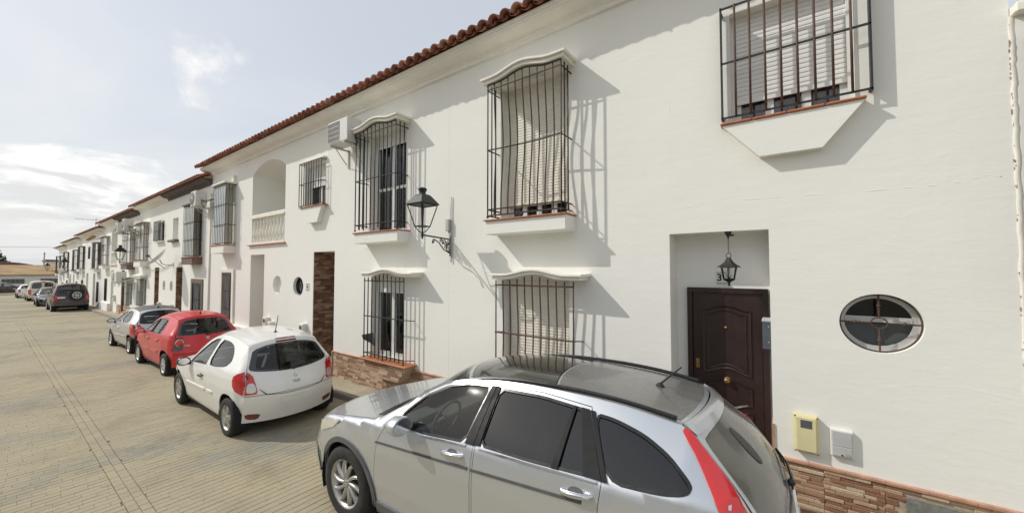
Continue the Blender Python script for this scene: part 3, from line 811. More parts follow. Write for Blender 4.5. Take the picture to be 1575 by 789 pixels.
# stone base
zg = A['zg']
cladding(e, -.095, .275, zg, .585, 'front', YW-.006, 'split_stone', .034, .07, .24)
cladding(e, .2765, .70, zg, .585, 'front', YW-.006, 'split_stone', .034, .07, .24)
cladding(e, .7015, 1.51, zg, .585, 'front', YW-.006, 'split_stone', .034, .07, .24, holes=[rect(.80, 1.26, .14, .535)])
cladding(e, -4.79, -1.125, zg, .585, 'front', YW-.006, 'split_stone', .060, .22, .5)
for i in range(6):
    x = -.10+i*.268
    place('cap_tile', sized_box('cap_tile', .266, .035, .032, 'terracotta_pink', .006), None, e, (x+.134, YW-.036, .585+random.uniform(-.001, .001)))
for i in range(13):
    x = -4.79+i*.282; place('cap_tile', sized_box('cap_tile', .28, .035, .032, 'terracotta_pink', .006), None, e, (x+.14, YW-.036, .585))
m = MB(); m.box((.83, YW-.026, .16), (1.235, YW-.008, .515), 0, .004); m.box((.85, YW-.030, .18), (1.215, YW-.025, .495), 0, .002); m.obj('meter_cover', 'iron_plate', e)
m = MB(); m.box((-.126, YW-.012, zg+.1), (-.104, YW+.2, .92)); m.obj('jamb_tile', 'terracotta_pink', e)
RIDGE = [(-1.086, 3.217), (-.674, 3.238), (-.297, 3.252), (.25, 3.234), (.629, 3.227), (.926, 3.226), (1.195, 3.23), (1.303, 3.253), (1.379, 3.269), (1.456, 3.237)]
m = MB(); m.tube([(x+(x1-x)*k/6, YW+.0062, z+(z1-z)*k/6+random.uniform(-.004, .004)) for (x, z), (x1, z1) in zip(RIDGE, RIDGE[1:]) for k in range(6)], [random.uniform(.0055, .0085) for _ in range(54)], 6); m.obj('plaster_ridge', 'white_plaster', e)
m = MB(); m.tube([(-1.085+random.uniform(-.004, .004), YW+.0065, 2.98+.085*k) for k in range(26)], [random.uniform(.006, .0085) for _ in range(26)], 6); m.obj('plaster_ridge', 'white_plaster', e)
finish(A)

# ---- house B: mirrored plan
B = house(-11.0, -4.803, 0, 'white terraced house with brown stone doorway and black grilles, left of the nearest lantern', detail=True); e = B['e']
hole(B, rect(-7.20, -6.0, 3.25, 5.385), .17)
slats(e, -7.15, -6.05, 5.13, 5.40, 4.885, .0430, 'shutter_white'); sash(e, -7.20, -6.0, 3.25, 5.385, 4.91, 2, 'pvc_white', .085, 'window_glass', 4.20, (3.35, 5.25), .5)
sillbox(B, -7.33, -5.845, 4.44, 3.255, 3.03)
hood(e, -7.37, -5.84, 5.365, 4.38, .085, .085)
cage(e, -7.275, -5.945, 3.32, 5.350, 4.455, (5.265, 4.33, 3.41), 'iron_green', 11, 2, .075, 0)
hole(B, rect(-7.115, -6.02, .70, 2.34), .17)
slats(e, -7.07, -6.06, 2.06, 2.36, 4.885, .0430, 'shutter_white'); sash(e, -7.115, -6.02, .70, 2.34, 4.91, 2, 'pvc_white', .085, 'window_glass', None, (.78, 1.84), .5)
hood(e, -7.08, -5.455, 2.36, 4.45, .075, .075)
cage(e, -7.05, -5.785, .735, 2.335, 4.55, (2.265, 1.545, .80), 'iron_green', 11, 0, .07, 0, wallside=False, top_rail=False)
for z in (1.545, .80):
    for x in (-7.05, -5.785): g = MB(); g.tube([(x, 4.55, z), (x+(.07 if x > -6 else 0), 4.56, z), (x+(.07 if x > -6 else 0), YW+.02, z-.04)], .008, 6); g.obj('grille_stay', 'iron_green', e)
n = 5
for i in range(n): place('sill_tile', sized_box('sill_tile', 1.5/n-.004, .33, .025, 'terracotta', .006), None, e, (-7.12+1.5/n*(i+.5), 4.46, .68))
m = MB(); m.prism([(-7.05, .68), (-6.72, .37), (-5.88, .37), (-5.66, .68)], 'y', 4.53, YW+.02); m.obj('window_sill', 'mortar', e)
for r in range(7):
    z = .37+r*.044; xa = -6.72-.33*(r+.5)/7; xb = -5.88+.22*(r+.5)/7; x = xa
    while x < xb-.04:
        w = min(random.uniform(.14, .34), xb-x); place('stone', sized_box('stone', w-.002, .02, .0425, 'beige_stone'), None, e, (x+w/2, 4.513, z)); x += w
for x in (-6.72,): pass
# small window over the doorway
hole(B, rect(-10.10, -9.06, 4.08, 5.16), .17)
slats(e, -10.05, -9.1, 4.66, 5.18, 4.885, .045, 'shutter_white'); sash(e, -10.10, -9.06, 4.08, 5.16, 4.91, 2, 'pvc_white', .07, 'window_glass', None, None, .5)
m = MB(); m.prism([(-10.05, 4.05), (-9.73, 3.655), (-9.22, 3.655), (-9.0, 4.05)], 'y', 4.63, YW+.02); m.obj('window_sill', 'white_plaster', e)
for i in range(4): place('sill_tile', sized_box('sill_tile', .296, .21, .022, 'terracotta', .006), None, e, (-10.1+.3*(i+.5), 4.595, 4.052))
m = MB(); m.box((-10.15, 4.66, 5.22), (-9.0, YW+.02, 5.27), 0, .012); m.obj('window_hood', 'trim_white', e)
gr = rods(e, *(lambda L: (L[0], L[1:]))([('box', (-10.13, 4.622, z-.008), (-9.02, 4.636, z+.008)) for z in (5.20, 4.665, 4.11)]+[('tube', [(x, 4.63, z), (x, YW+.02, z)], .009) for x in (-10.12, -9.03) for z in (5.19, 4.11, 4.665)]), 'iron_green'); bars(gr, [[(-10.12+1.09*i/9, 4.62, 4.10), (-10.12+1.09*i/9, 4.62, 5.21)] for i in range(10)], 'iron_green', .010)
doorway(B, -9.575, -8.585, 2.93, .68, 'single')
hole(B, oval(-10.36, 2.05, .28, .25, 32), .14)
f = MB(); N = 32; ring(-10.36, 2.05, .285, .255, .24, .21, 4.86, 4.9); ow = f.obj('oval_window', 'iron_black', e)
p = MB(); p.add([(q[0], 4.89, q[1]) for q in oval(-10.36, 2.05, .28, .25, 32)], [range(32)]); p.obj('pane', 'house_grey', ow)
g = MB(); o = oval(-10.36, 2.05, .06, .055, 16); g.tube([(q[0], 4.83, q[1]) for q in o+[o[0]]], .014, 6)
for q0, q1 in (((-10.63, 2.05), (-10.42, 2.05)), ((-10.3, 2.05), (-10.09, 2.05)), ((-10.36, 1.8), (-10.36, 2.0)), ((-10.36, 2.1), (-10.36, 2.3))): g.tube([(q0[0], 4.83, q0[1]), (q1[0], 4.83, q1[1])], .014, 6)
o = oval(-10.36, 2.05, .26, .235, 28); g.tube([(q[0], 4.83, q[1]) for q in o+[o[0]]], .016, 6); g.obj('oval_grille', 'iron_black', e)
cladding(e, -8.60, -4.81, B['zg'], .575, 'front', YW-.006, 'beige_stone', .052, .13, .34, holes=[[(-6.72, .37), (-7.0, .66), (-5.7, .66), (-5.88, .37)]])
for i in range(14):
    x = -8.60+i*.27; place('cap_tile', sized_box('cap_tile', .268, .035, .03, 'terracotta_pink', .006), None, e, (x+.135, YW-.036, .575))
m = MB(); m.box((-8.60, YW-.034, B['zg']), (-8.575, YW+.3, .575)); m.obj('jamb_tile', 'split_stone', e)
finish(B)

# ---- house C: balcony and enclosed window
C_ = house(-17.15, -11.003, 0, 'white terraced house with arched balcony, balustrade and glazed window cage'); C_['detail'] = True; C_['endl'] = True; e = C_['e']
def archpts(x0, x1, z0, zs, rise, n=14):
    return [(x0, z0), (x1, z0)]+[(x1-(x1-x0)*i/n, zs+rise*math.sin(math.pi*i/n)**.8) for i in range(n+1)]
def balcony(h, x0, x1, zf, zs, rise, nb):
    e = h['e']; hole(h, archpts(x0, x1, zf, zs, rise), 1.15)
    m = MB(); m.box((x0-.02, YW+1.15, zf-.1), (x1+.02, YW+1.2, zs+rise+.1)); m.obj('balcony_wall', h['wall'], e)
    m = MB(); m.box((x0, YW-.03, zf+.80), (x1, YW+.13, zf+.845), 0, .01); m.box((x0, YW-.005, zf+.845), (x1, YW+.105, zf+.93), 0, .02); m.box((x0, YW-.01, zf+.0), (x1, YW+.10, zf+.075)); bl = m.obj('balustrade', 'trim_white', e)
    b = MB(); b.lathe([(.0, .075), (.05, .075), (.05, .16), (.035, .17), (.03, .20), (.055, .27), (.062, .33), (.05, .42), (.032, .55), (.026, .64), (.034, .66), (.034, .69), (.026, .70), (.03, .74), (.05, .76), (.05, .80), (0, .80)], 12)
    bm_ = b.mesh('baluster', sharp=50); bm_.materials.append(MAT['trim_white'])
    for i in range(nb): place('baluster', bm_, None, bl, (x0+(x1-x0)*(i+.5)/nb, YW+.05, zf))
    n = 8
    for i in range(n): place('sill_tile', sized_box('sill_tile', (x1-x0+.3)/n-.004, .18, .02, 'terracotta', .005), None, e, (x0-.2+(x1-x0+.3)/n*(i+.5), YW-.07, zf-.018))
balcony(C_, -13.45, -11.20, 3.245, 5.42, .31, 10)
def cagebox(h, x0, x1, zbot, zt, zsill0, yf, mat='iron_green', screen=None, sillmat=None, rails=(4.64, 3.97), nfront=8, slab='trim_white', zslab=.06, dark=False, curtain=None):
    """enclosed window: sill box, cage of bars, sheet behind the front bars, hood slab"""
    e = h['e']; zb = h['zb']
    hole(h, rect(x0+.12, x1-.12, zbot+.02, zt-.02), .17)
    if dark: 
        sash(e, x0+.12, x1-.12, zbot+.02, zt-.02, 4.9, 2, 'pvc_white', .06, 'window_glass', None, None, .4)
    else:
        slats(e, x0+.16, x1-.16, zbot+.1, zt, 4.885, .06, 'shutter_cream') if h['detail'] else sash(e, x0+.12, x1-.12, zbot+.02, zt-.02, 4.9, 2, 'pvc_white', .06, 'window_glass', None, (zbot+.1, zt-.1), .4)
    m = MB(); m.box((x0-.04, yf-.03, zsill0), (x1+.03, YW+.02, zbot-.02), 0, .006); m.obj('window_sill', sillmat or h['wall'], e)
    place('sill_tile', sized_box('sill_tile', x1-x0+.12, YW-yf+.06, .022, 'terracotta', .005), None, e, ((x0+x1)/2, yf-.06, zbot-.02))
    m = MB(); m.box((x0-.07, yf-.05, zt+.01), (x1+.07, YW+.02, zt+.01+zslab), 0, .008); m.obj('window_hood', slab, e)
    cage(e, x0, x1, zbot+.02, zt, yf, tuple(z+zb for z in rails)+(zt-.02, zbot+.05), mat, nfront, 2, 0, 0, .0075, h['detail'])
    if screen:
        m = MB(); m.box((x0+.02, yf+.018, zbot+.04), (x1-.06, yf+.024, zt-.06)); m.obj('window_screen', screen, e)
cagebox(C_, -15.93, -14.80, 3.31, 5.33, 3.03, 4.45, 'iron_green', 'screen_blue')
m = MB(); pr = [(-14.98, 5.39), (-14.80, 5.39)]+[(-14.80+.02*0-.18*t, 5.39+.22*(1-t)**2.2*0+.0) for t in ()]
m.prism([(-15.25, 5.40), (-14.78, 5.40), (-14.78, 5.62), (-14.86, 5.52), (-15.0, 5.44)], 'y', YW-.10, YW+.01); m.obj('hood_scroll', 'trim_white', e)
hole(C_, rect(-15.80, -14.93, .56, 2.37), .17); sash(e, -15.80, -14.93, .56, 2.37, 4.9, 2, 'pvc_white', .06, 'window_glass', None, (.6, 2.2), .4)
m = MB(); 
for q in (((-16.0, .5), (-15.82, 2.5)), ((-14.91, .5), (-14.75, 2.5)), ((-15.82, 2.39), (-14.91, 2.5))): m.box((q[0][0], 4.70, q[0][1]), (q[1][0], YW+.01, q[1][1]))
m.obj('window_surround', 'trim_white', e)
place('sill_tile', sized_box('sill_tile', 1.0, .12, .03, 'terracotta', .005), None, e, (-15.36, 4.66, .53))
gr = rods(e, *(lambda L: (L[0], L[1:]))([('box', (-15.8, 4.738, z-.008), (-14.93, 4.75, z+.008)) for z in (2.30, 1.75, 1.15, .64)]), 'iron_black'); bars(gr, [[(-15.8+.87*i/8, 4.735, .56), (-15.8+.87*i/8, 4.735, 2.36)] for i in range(9)], 'iron_black', .009)
doorway(C_, -13.48, -12.48, 2.94, .70)
hole(C_, oval(-11.6, 2.06, .27, .255, 28), .12); m = MB(); m.box((-11.95, YW+.11, 1.7), (-11.25, YW+.13, 2.4)); m.obj('oval_panel', 'cool_plaster', e)
m = MB(); m.box((-17.14, 4.60, -.6), (-13.482, YW+.01, .70), 0, .008); m.obj('plinth', 'white_plaster', e)
finish(C_)

# ---- houses further down the street
def surround(h, x0, x1, z0, z1, mat):
    m = MB(); m.box((x0-.17, 4.715, z0-.1), (x0, YW+.01, z1+.16)); m.box((x1, 4.715, z0-.1), (x1+.17, YW+.01, z1+.16)); m.box((x0, 4.715, z1), (x1, YW+.01, z1+.16)); m.obj('window_surround', mat, h['e'])
def lowwin(h, x0, x1, z0, z1, mat='iron_black', n=7, proj=0, curtain=True):
    hole(h, rect(x0, x1, z0, z1), .17); sash(h['e'], x0, x1, z0, z1, 4.9, 2, 'pvc_white', .06, 'window_glass', None, (z0+.1, z1-.1) if curtain else None, .4)
    y = 4.735-proj
    gr = rods(h['e'], *(lambda L: (L[0], L[1:]))([('box', (x0, y, z-.01), (x1, y+.012, z+.01)) for z in (z1-.06, (z0+z1)/2, z0+.08)]), mat); bars(gr, [[(x0+(x1-x0)*i/(n-1), y-.004, z0), (x0+(x1-x0)*i/(n-1), y-.004, z1)] for i in range(n)], mat, .010)
def oval_win(h, x, z):
    hole(h, oval(x, z, .24, .245, 20), .12); global f, N; f = MB(); N = 20; ring(x, z, .25, .255, .20, .205, 4.85, 4.88); w = f.obj('oval_window', 'trim_white', h['e'])
    p = MB(); p.add([(q[0], 4.87, q[1]) for q in oval(x, z, .25, .255, 20)], [range(20)]); p.obj('pane', 'window_dark', w)
def awning(h, x0, x1, z):
    m = MB(); n = max(4, round((x1-x0)/.2))
    m.prism([(YW+.01, z+.16), (4.42, z+.03), (4.42, z), (YW+.01, z+.08)], 'x', x0, x1); a = m.obj('tile_awning', 'trim_white', h['e'])
    t = MB()
    for i in range(n):
        x = x0+(x1-x0)*(i+.5)/n; t.grid([[(x-math.cos(math.pi*k/5)*.085, y, zz+math.sin(math.pi*k/5)*.07) for k in range(6)] for y, zz in ((4.40, z+.035), (YW, z+.17))], True)
    t.obj('awning_tiles', 'trim_white', a, 'stuff')
D = house(-22.9, -17.153, -.34, 'white terraced house with chocolate brown cornice and brown window trim', 'cornice_brown'); e = D['e']
cagebox(D, -19.40, -18.12, 2.97, 4.98, 2.68, 4.47, 'iron_green', 'screen_green', 'brown_paint', nfront=8, slab='brown_paint')
surround(D, -19.1, -18.05, .66, 1.96, 'brown_paint'); lowwin(D, -19.1, -18.05, .66, 1.96, 'iron_green', 8)
hole(D, rect(-22.2, -21.36, 3.80, 4.77), .3); m = MB(); m.box((-22.3, YW+.29, 3.7), (-21.3, YW+.32, 4.9)); m.obj('blind_panel', 'cool_plaster', e)
m = MB(); m.box((-22.35, 4.60, 3.70), (-21.25, YW+.02, 3.80), 0, .01); m.obj('window_sill', 'brown_paint', e)
doorway(D, -21.5, -20.57, 2.585, .7, 'stuff'); oval_win(D, -22.2, 1.74); finish(D)
E_ = house(-28.7, -22.903, -.34, 'white terraced house carrying the satellite dish, brown stone doorway'); E_['endl'] = True
cagebox(E_, -27.9, -26.47, 2.93, 4.88, 2.62, 4.46, 'iron_brown', None, None, dark=True)
lowwin(E_, -28.15, -26.75, .55, 2.0, 'iron_green', 8, .1); awning(E_, -28.4, -26.5, 2.05)
hole(E_, rect(-24.75, -23.6, 3.85, 4.77), .17); sash(E_['e'], -24.75, -23.6, 3.85, 4.77, 4.9, 2, 'brown_paint', .06, 'window_glass', None, None, .4)
gr = rods(E_['e'], *(lambda L: (L[0], L[1:]))([('box', (-24.8, 4.60, z-.01), (-23.58, 4.615, z+.01)) for z in (4.78, 4.3, 3.86)]+[('tube', [(x, 4.61, z), (x, YW+.02, z)], .01) for x in (-24.8, -23.59) for z in (4.77, 3.87)]), 'iron_black'); bars(gr, [[(-24.8+1.21*i/8, 4.6, 3.86), (-24.8+1.21*i/8, 4.6, 4.78)] for i in range(9)], 'iron_black', .011)
m = MB(); m.box((-24.85, 4.62, 3.78), (-23.55, YW+.02, 3.83), 0, .01); m.obj('window_sill', 'trim_white', E_['e'])
doorway(E_, -25.15, -24.3, 2.58, .7, 'stuff'); oval_win(E_, -23.4, 1.74); finish(E_)
F_ = house(-34.3, -28.703, -.49, 'white terraced house with dark brown cornice behind the hanging street lamp', 'cornice_brown')
cagebox(F_, -31.2, -29.6, 2.78, 4.72, 2.48, 4.46, 'iron_brown', None, 'brown_paint', dark=True)
lowwin(F_, -31.6, -30.0, .35, 1.8, 'iron_green', 8, .1); awning(F_, -31.9, -29.8, 1.86); doorway(F_, -33.1, -32.2, 2.43, .7, 'stuff'); oval_win(F_, -33.85, 1.6)
cladding(F_['e'], -34.25, -33.12, F_['zg'], .30, 'front', YW-.006, 'split_stone', .07, .2, .4, 'stuff'); cladding(F_['e'], -32.18, -28.75, F_['zg'], .30, 'front', YW-.006, 'split_stone', .07, .2, .4, 'stuff'); finish(F_)
G_ = house(-39.7, -34.303, -.49, 'white terraced house with narrow arched balcony, second house before the stepped roof'); G_['endl'] = True
cagebox(G_, -38.8, -37.4, 2.78, 4.72, 2.52, 4.46, 'iron_green', None, None, dark=True); lowwin(G_, -38.8, -37.9, .3, 1.85, 'iron_black', 7)
doorway(G_, -36.5, -35.6, 2.43, .7); balcony(G_, -36.75, -34.75, 2.76, 4.9, .3, 8); oval_win(G_, -35.1, 1.58)
m = MB(); m.box((-39.68, 4.60, -.9), (-36.52, YW+.01, .22), 0, .008); m.obj('plinth', 'white_plaster', G_['e']); finish(G_)
def plain_house(x0, x1, zb, label, box, low, door, small=None, endl=False, screen='dark_sheet'):
    h = house(x0, x1, zb, label); h['endl'] = endl
    for b in box: cagebox(h, b[0], b[1], 3.27+zb, 5.2+zb, 3.03+zb, 4.46, 'iron_black', screen, None, dark=True, nfront=7)
    for b in low: lowwin(h, b[0], b[1], .8+zb, 2.3+zb, 'iron_black', 6, 0, False)
    for d in door: doorway(h, d[0], d[1], 2.92+zb, .7)
    if small: lowwin(h, small[0], small[1], 4.1+zb, 5.1+zb, 'iron_black', 6, 0, False)
    m = MB(); m.box((x0+.02, 4.62, h['zg']-.4), (x1-.02, YW+.01, .72+zb), 0, .008)
    finish(h); return h
plain_house(-45.6, -39.703, -.75, 'white terraced house with navy windows and rolled ochre awning', [(-42.4, -40.9)], [(-42.2, -41.3)], [(-44, -43)])
plain_house(-51.6, -45.603, -.75, 'white terraced house with one small navy upper window under the roof antenna', [(-50.4, -48.9)], [(-50.4, -49.4)], [(-47.6, -46.5)], (-46.9, -45.9), True)
plain_house(-57.1, -51.603, -.95, 'white terraced house beside the far street lamp, third from the row end', [(-54.0, -52.5)], [(-54.0, -53.0)], [(-56.2, -55.2)])
plain_house(-62.6, -57.103, -.95, 'white terraced house, last but one of the row', [(-61.6, -60.1)], [(-61.5, -60.5)], [(-58.6, -57.7)], None, True)
plain_house(-70.0, -62.603, -1.25, 'white terraced house at the far end of the row', [(-65.2, -63.8), (-68.9, -67.6)], [(-65.2, -64.2)], [(-67.0, -66.1)], None, True)
# ---- neighbour on the right: a strip of its wall and its projecting window
Nb = house(1.518, 7.6, 0, 'low white house at the right edge with weathered wall joint and caged window'); e = Nb['e']; zg = Nb['zg']
rv, rf = cdt(rect(1.518, 7.6, zg-.5, 4.60), [rect(1.66, 2.75, 2.1, 4.25)]); m = MB(); m.add([(p[0], YW, p[1]) for p in rv], rf)
hp = rect(1.66, 2.75, 2.1, 4.25); m.add([(p[0], YW, p[1]) for p in hp]+[(p[0], YW+.17, p[1]) for p in hp], [(i, (i+1) % 4, (i+1) % 4+4, i+4) for i in range(4)])
m.add([(7.6, YW, zg-.5), (7.6, 12, zg-.5), (7.6, 12, 4.6), (7.6, YW, 4.6)], [(0, 1, 2, 3)]); m.add([(1.518, 12, zg-.5), (7.6, 12, zg-.5), (7.6, 12, 4.6), (1.518, 12, 4.6)], [(0, 1, 2, 3)]); m.add([(1.518, YW, 4.6), (7.6, YW, 4.6), (7.6, 12, 4.6), (1.518, 12, 4.6)], [(0, 1, 2, 3)])
m.obj('wall', 'white_plaster', e)
m = MB(); m.box((1.522, 4.66, 4.52), (7.6, YW+.25, 4.60), 0, .01); m.obj('coping', 'trim_white', e)
sash(e, 1.66, 2.75, 2.1, 4.25, 4.9, 2, 'pvc_white', .07, 'window_glass', None, (2.2, 4.2), .4)
m = MB(); z = .2; jit = []
while z < 4.55: jit.append((random.uniform(-.006, .006), z)); z += random.uniform(.03, .08)
g = [[(1.508+jx*.6, YW+.005, zz), (1.512+jx, YW-.004-abs(jx)*.5, zz), (1.526+jx*.5, YW-.006+jx*.3, zz), (1.540+jx, YW-.003, zz), (1.548, YW+.005, zz)] for jx, zz in jit]
m.grid(g, True); m.obj('joint_render', 'trim_white', e, fix=False)
m = MB()
for i in range(46):
    z = random.uniform(1.0, 4.5); xj = 1.508+random.uniform(-.006, .004); m.box((xj, YW-.007, z), (xj+random.uniform(.002, .005), YW-.001, z+random.uniform(.008, .03)))
m.obj('joint_cracks', 'mortar', e, 'stuff')
cage(e, 1.60, 2.85, 2.2, 4.36, 4.62, (4.30, 3.3, 2.3), 'iron_black', 11, 1, .05, 0)
# ---- opposite side of the street, seen only as reflections in the car windows
for i, (x0, x1, hgt, lab) in enumerate(((-21, -13.2, 5.6, 'plain white house across the street, farthest of the three opposite'), (-13.2, -6.1, 5.9, 'plain white house across the street, middle of the three opposite'), (-6.1, 2.6, 5.6, 'plain white house across the street, nearest to the silver car'))):
    o = empty('terraced_house', ((x0+x1)/2, -7.8, -.1), lab, 'house', 'houses across the street')
    m = MB(); m.box((x0, -14, -.6), (x1, -7.8, hgt)); m.obj('wall', 'white_plaster', o)
    m = MB(); m.prism([(-7.45, hgt), (-11, hgt+1.0), (-14.4, hgt), (-14.4, hgt+.12), (-11, hgt+1.15), (-7.45, hgt+.14)], 'x', x0, x1); m.obj('roof', 'brown_roof', o)
    for k in range(2):
        xw = x0+(x1-x0)*(.3+.42*k); m = MB(); m.box((xw-.5, -7.79, 3.2), (xw+.5, -7.75, 5.0)); m.obj('window', 'window_dark', o)
        m = MB(); m.box((xw-.45, -7.79, .1), (xw+.45, -7.75, 2.2)); m.obj('door', 'brown_door', o)

# ------------------------------------------------------------------ things fixed to the facades
def street_lamp(x, z, label, hang=.78, s=1.0, group='wall lanterns of the street'):
    """lantern standing on the end of a scrolled wall bracket; x, z: wall end of the bracket arm"""
    o = empty('street_lamp', (x, YW, z), label, 'street lamp', group)
    k = MB(); yl = YW-hang*s
    k.box((x-.02*s, YW-.025, z-.36*s), (x+.02*s, YW+.005, z+.10*s)); k.tube([(x, YW, z), (x, yl-.02*s, z+.045*s)], .016*s, 8)
    k.tube([(x, YW-.02, z-.30*s), (x, YW-.22*s, z-.22*s), (x, YW-.36*s, z-.08*s), (x, YW-.47*s, z-.03*s), (x, YW-.52*s, z-.03*s)], .013*s, 6)
    def curl(cy, cz, r, t0, t1, n=14, r1=.25):
        return [(x, cy+r*(1-(1-r1)*i/n)*math.cos(t0+(t1-t0)*i/n), cz+r*(1-(1-r1)*i/n)*math.sin(t0+(t1-t0)*i/n)) for i in range(n+1)]
    for cy, cz, r, a, b in ((YW-.09*s, z-.09*s, .065*s, 0, 8), (YW-.20*s, z-.07*s, .055*s, 3, -5), (YW-.09*s, z-.21*s, .06*s, 1, 9), (YW-.30*s, z-.04*s, .04*s, 0, 7), (YW-.52*s, z-.065*s, .035*s, 1.5, -5), (YW-.17*s, z-.16*s, .05*s, 2, -5)):
        k.tube(curl(cy, cz, r, a, b), .010*s, 6)
    for cy, cz in ((YW-.09*s, z-.09*s), (YW-.14*s, z-.14*s), (YW-.52*s, z-.09*s), (YW-.07*s, z-.27*s), (YW-.25*s, z-.09*s)): k.ball((x, cy, cz), .022*s, 8)
    k.obj('bracket', 'iron_black', o, sharp=50)
    f = MB(); zb = z+.10*s; c = (x, yl)
    f.lathe([(0, zb-.14*s), (.016*s, zb-.13*s), (.022*s, zb-.09*s), (.030*s, zb-.075*s), (.022*s, zb-.05*s), (.030*s, zb-.03*s), (.018*s, zb), (.02*s, zb+0.114*s)], 10, 0, 'z', (x, yl, 0))
    def sq(w, zz): return [(x+w*a, yl+w*b, zz) for a, b in ((-1, -1), (1, -1), (1, 1), (-1, 1))]
    lo = sq(.105*s, zb+0.114*s); hi = sq(.205*s, zb+0.5358*s)
    for i in range(4):
        j = (i+1) % 4; f.tube([lo[i], hi[i]], .011*s, 6); f.tube([lo[i], lo[j]], .011*s, 6); f.tube([hi[i], hi[j]], .011*s, 6)
        f.tube([(x, yl, zb-.02*s), tuple(a*.5+b*.5+(0, 0, 1)[q]*(-.025*s) for q, (a, b) in enumerate(zip((x, yl, zb-.02*s), lo[i]))), lo[i]], .009*s, 6)
    f.tube([(x, yl, zb), (x, yl, zb+0.57*s)], .014*s, 8); f.tube([(x, yl, zb+0.228*s), (x, yl, zb+0.5244*s)], .021*s, 8)
    f.obj('lantern_frame', 'iron_black', o, sharp=50)
    r = MB(); r0 = sq(.232*s, zb+0.5415*s); r1 = sq(.232*s, zb+0.5586*s); r2 = sq(.115*s, zb+0.7239*s); r3 = sq(.085*s, zb+0.7467*s)
    for a, b in ((r0, r1), (r1, r2), (r2, r3)):
        for i in range(4): r.add([a[i], a[(i+1) % 4], b[(i+1) % 4], b[i]], [(0, 1, 2, 3)])
    r.add(r0, [(0, 1, 2, 3)]); r.add(r3, [(0, 1, 2, 3)])
    r.lathe([(.07*s, zb+0.741*s), (.06*s, zb+0.7752*s), (.065*s, zb+0.8094*s), (.082*s, zb+0.8265*s), (.085*s, zb+0.8607*s), (.05*s, zb+0.8835*s), (0, zb+0.8949*s)], 14, 0, 'z', (x, yl, 0))
    r.obj('lantern_roof', 'iron_black', o, sharp=40)
    return o
street_lamp(-4.75, 3.02, 'black lantern on scrolled bracket between the two caged balcony windows', .80, .82)
street_lamp(-29.9, 2.85, 'black lantern on bracket just above the large low air conditioner far down the street', .55, 1.0)
street_lamp(-51.2, 2.42, 'small black lantern on the most distant facades, above the dark red off-roader', .85, 1.1)
street_lamp(-69.8, 2.3, 'black lantern at the far corner in front of the ochre roof', .9, .95)
def aircon(x0, x1, z0, z1, yf, yb, label, square=False, group='air conditioner units on the facades'):
    o = empty('air_conditioner', ((x0+x1)/2, YW, z0), label, 'air conditioner', group)
    b = MB(); b.box((x0, yf, z0), (x1, yb, z1), 0, .015); bo = b.obj('casing', 'ac_white', o)
    g = MB(); cx_, cz = x0+(x1-x0)*.37, (z0+z1)/2; rr = (z1-z0)*.43
    for k in range(1, 1 if square else 5): 
        o_ = oval(cx_, cz, rr*k/4, rr*k/4, 24); g.tube([(p[0], yf-.008, p[1]) for p in o_+[o_[0]]], .004, 4)
    for k in range(0 if square else 12): a = math.pi*k/12; g.tube([(cx_-rr*math.cos(a), yf-.010, cz-rr*math.sin(a)), (cx_+rr*math.cos(a), yf-.010, cz+rr*math.sin(a))], .003, 4)
    if square:
        xa, xb = x0+.03, x0+(x1-x0)*.60
        for k in range(11): xx = xa+(xb-xa)*k/10; g.box((xx-.004, yf-.012, z0+.04), (xx+.004, yf-.004, z1-.04))
        for k in range(5): zz = z0+.04+(z1-z0-.08)*k/4; g.box((xa, yf-.010, zz-.005), (xb, yf-.003, zz+.005))
    g.obj('fan_guard', 'ac_white', bo)
    d = MB(); d.add([(p[0], yf-.003, p[1]) for p in (rect(x0+.03, x0+(x1-x0)*.6, z0+.04, z1-.04) if square else oval(cx_, cz, rr, rr, 24))], [range(4 if square else 24)]); d.obj('fan_opening', 'ac_dark', bo)
    g = MB(); g.box((x1, yf+.10, z0+.28), (x1+.012, yb-.04, z1-.03), 0, .004); g.obj('valve_cover', 'ac_white', bo)
    for xx in (x0+.10, x1-.12):
        k = MB(); k.box((xx-.02, yf-.02, z0-.045), (xx+.02, YW+.01, z0-.008)); k.box((xx-.02, YW-.03, z0-.42), (xx+.02, YW+.01, z0-.01)); k.tube([(xx, YW-.05, z0-.36), (xx, yf+.12, z0-.03)], .012, 4)
        k.obj('bracket', 'ac_white', o)
    p = MB()
    for q in (0, .035): p.tube([(x1+.01, yb-.12-q, z0+.17+q), (x1+.10, yb-.08-q, z0+.13+q), (x1+.16, yb+.02, z0+.20+q), (x1+.12, YW, z0+.26+q)], .013, 6)
    p.tube([(x1+.01, yb-.16, z0+.24), (x1+.05, yb-.17, z0+.05), (x1+.03, yb-.08, z0-.03), (x1-.08, yb-.10, z0-.03)], .012, 6)
    p.obj('pipes', 'cable_dark', o); return o
aircon(-8.14, -7.36, 5.22, 5.72, 4.30, 4.62, 'white air conditioner unit under the cornice beside the caged upper window with the lantern', True)
aircon(-17.55, -16.98, 4.78, 5.32, 4.22, 4.56, 'rust stained white air conditioner unit on the brown corniced house')
aircon(-30.9, -30.2, 4.55, 5.1, 4.1, 4.45, 'white air conditioner unit high on the facade, left of a close pair')
aircon(-29.0, -28.4, 4.6, 5.2, 4.1, 4.45, 'white air conditioner unit high on the facade, right of a close pair')
aircon(-30.6, -29.3, 1.78, 2.36, 4.0, 4.4, 'large white air conditioner unit just above the tiled window awning')
aircon(-60.5, -59.7, 2.0, 2.6, 4.1, 4.45, 'white air conditioner unit low on the far facades, left of the farthest lanterns')
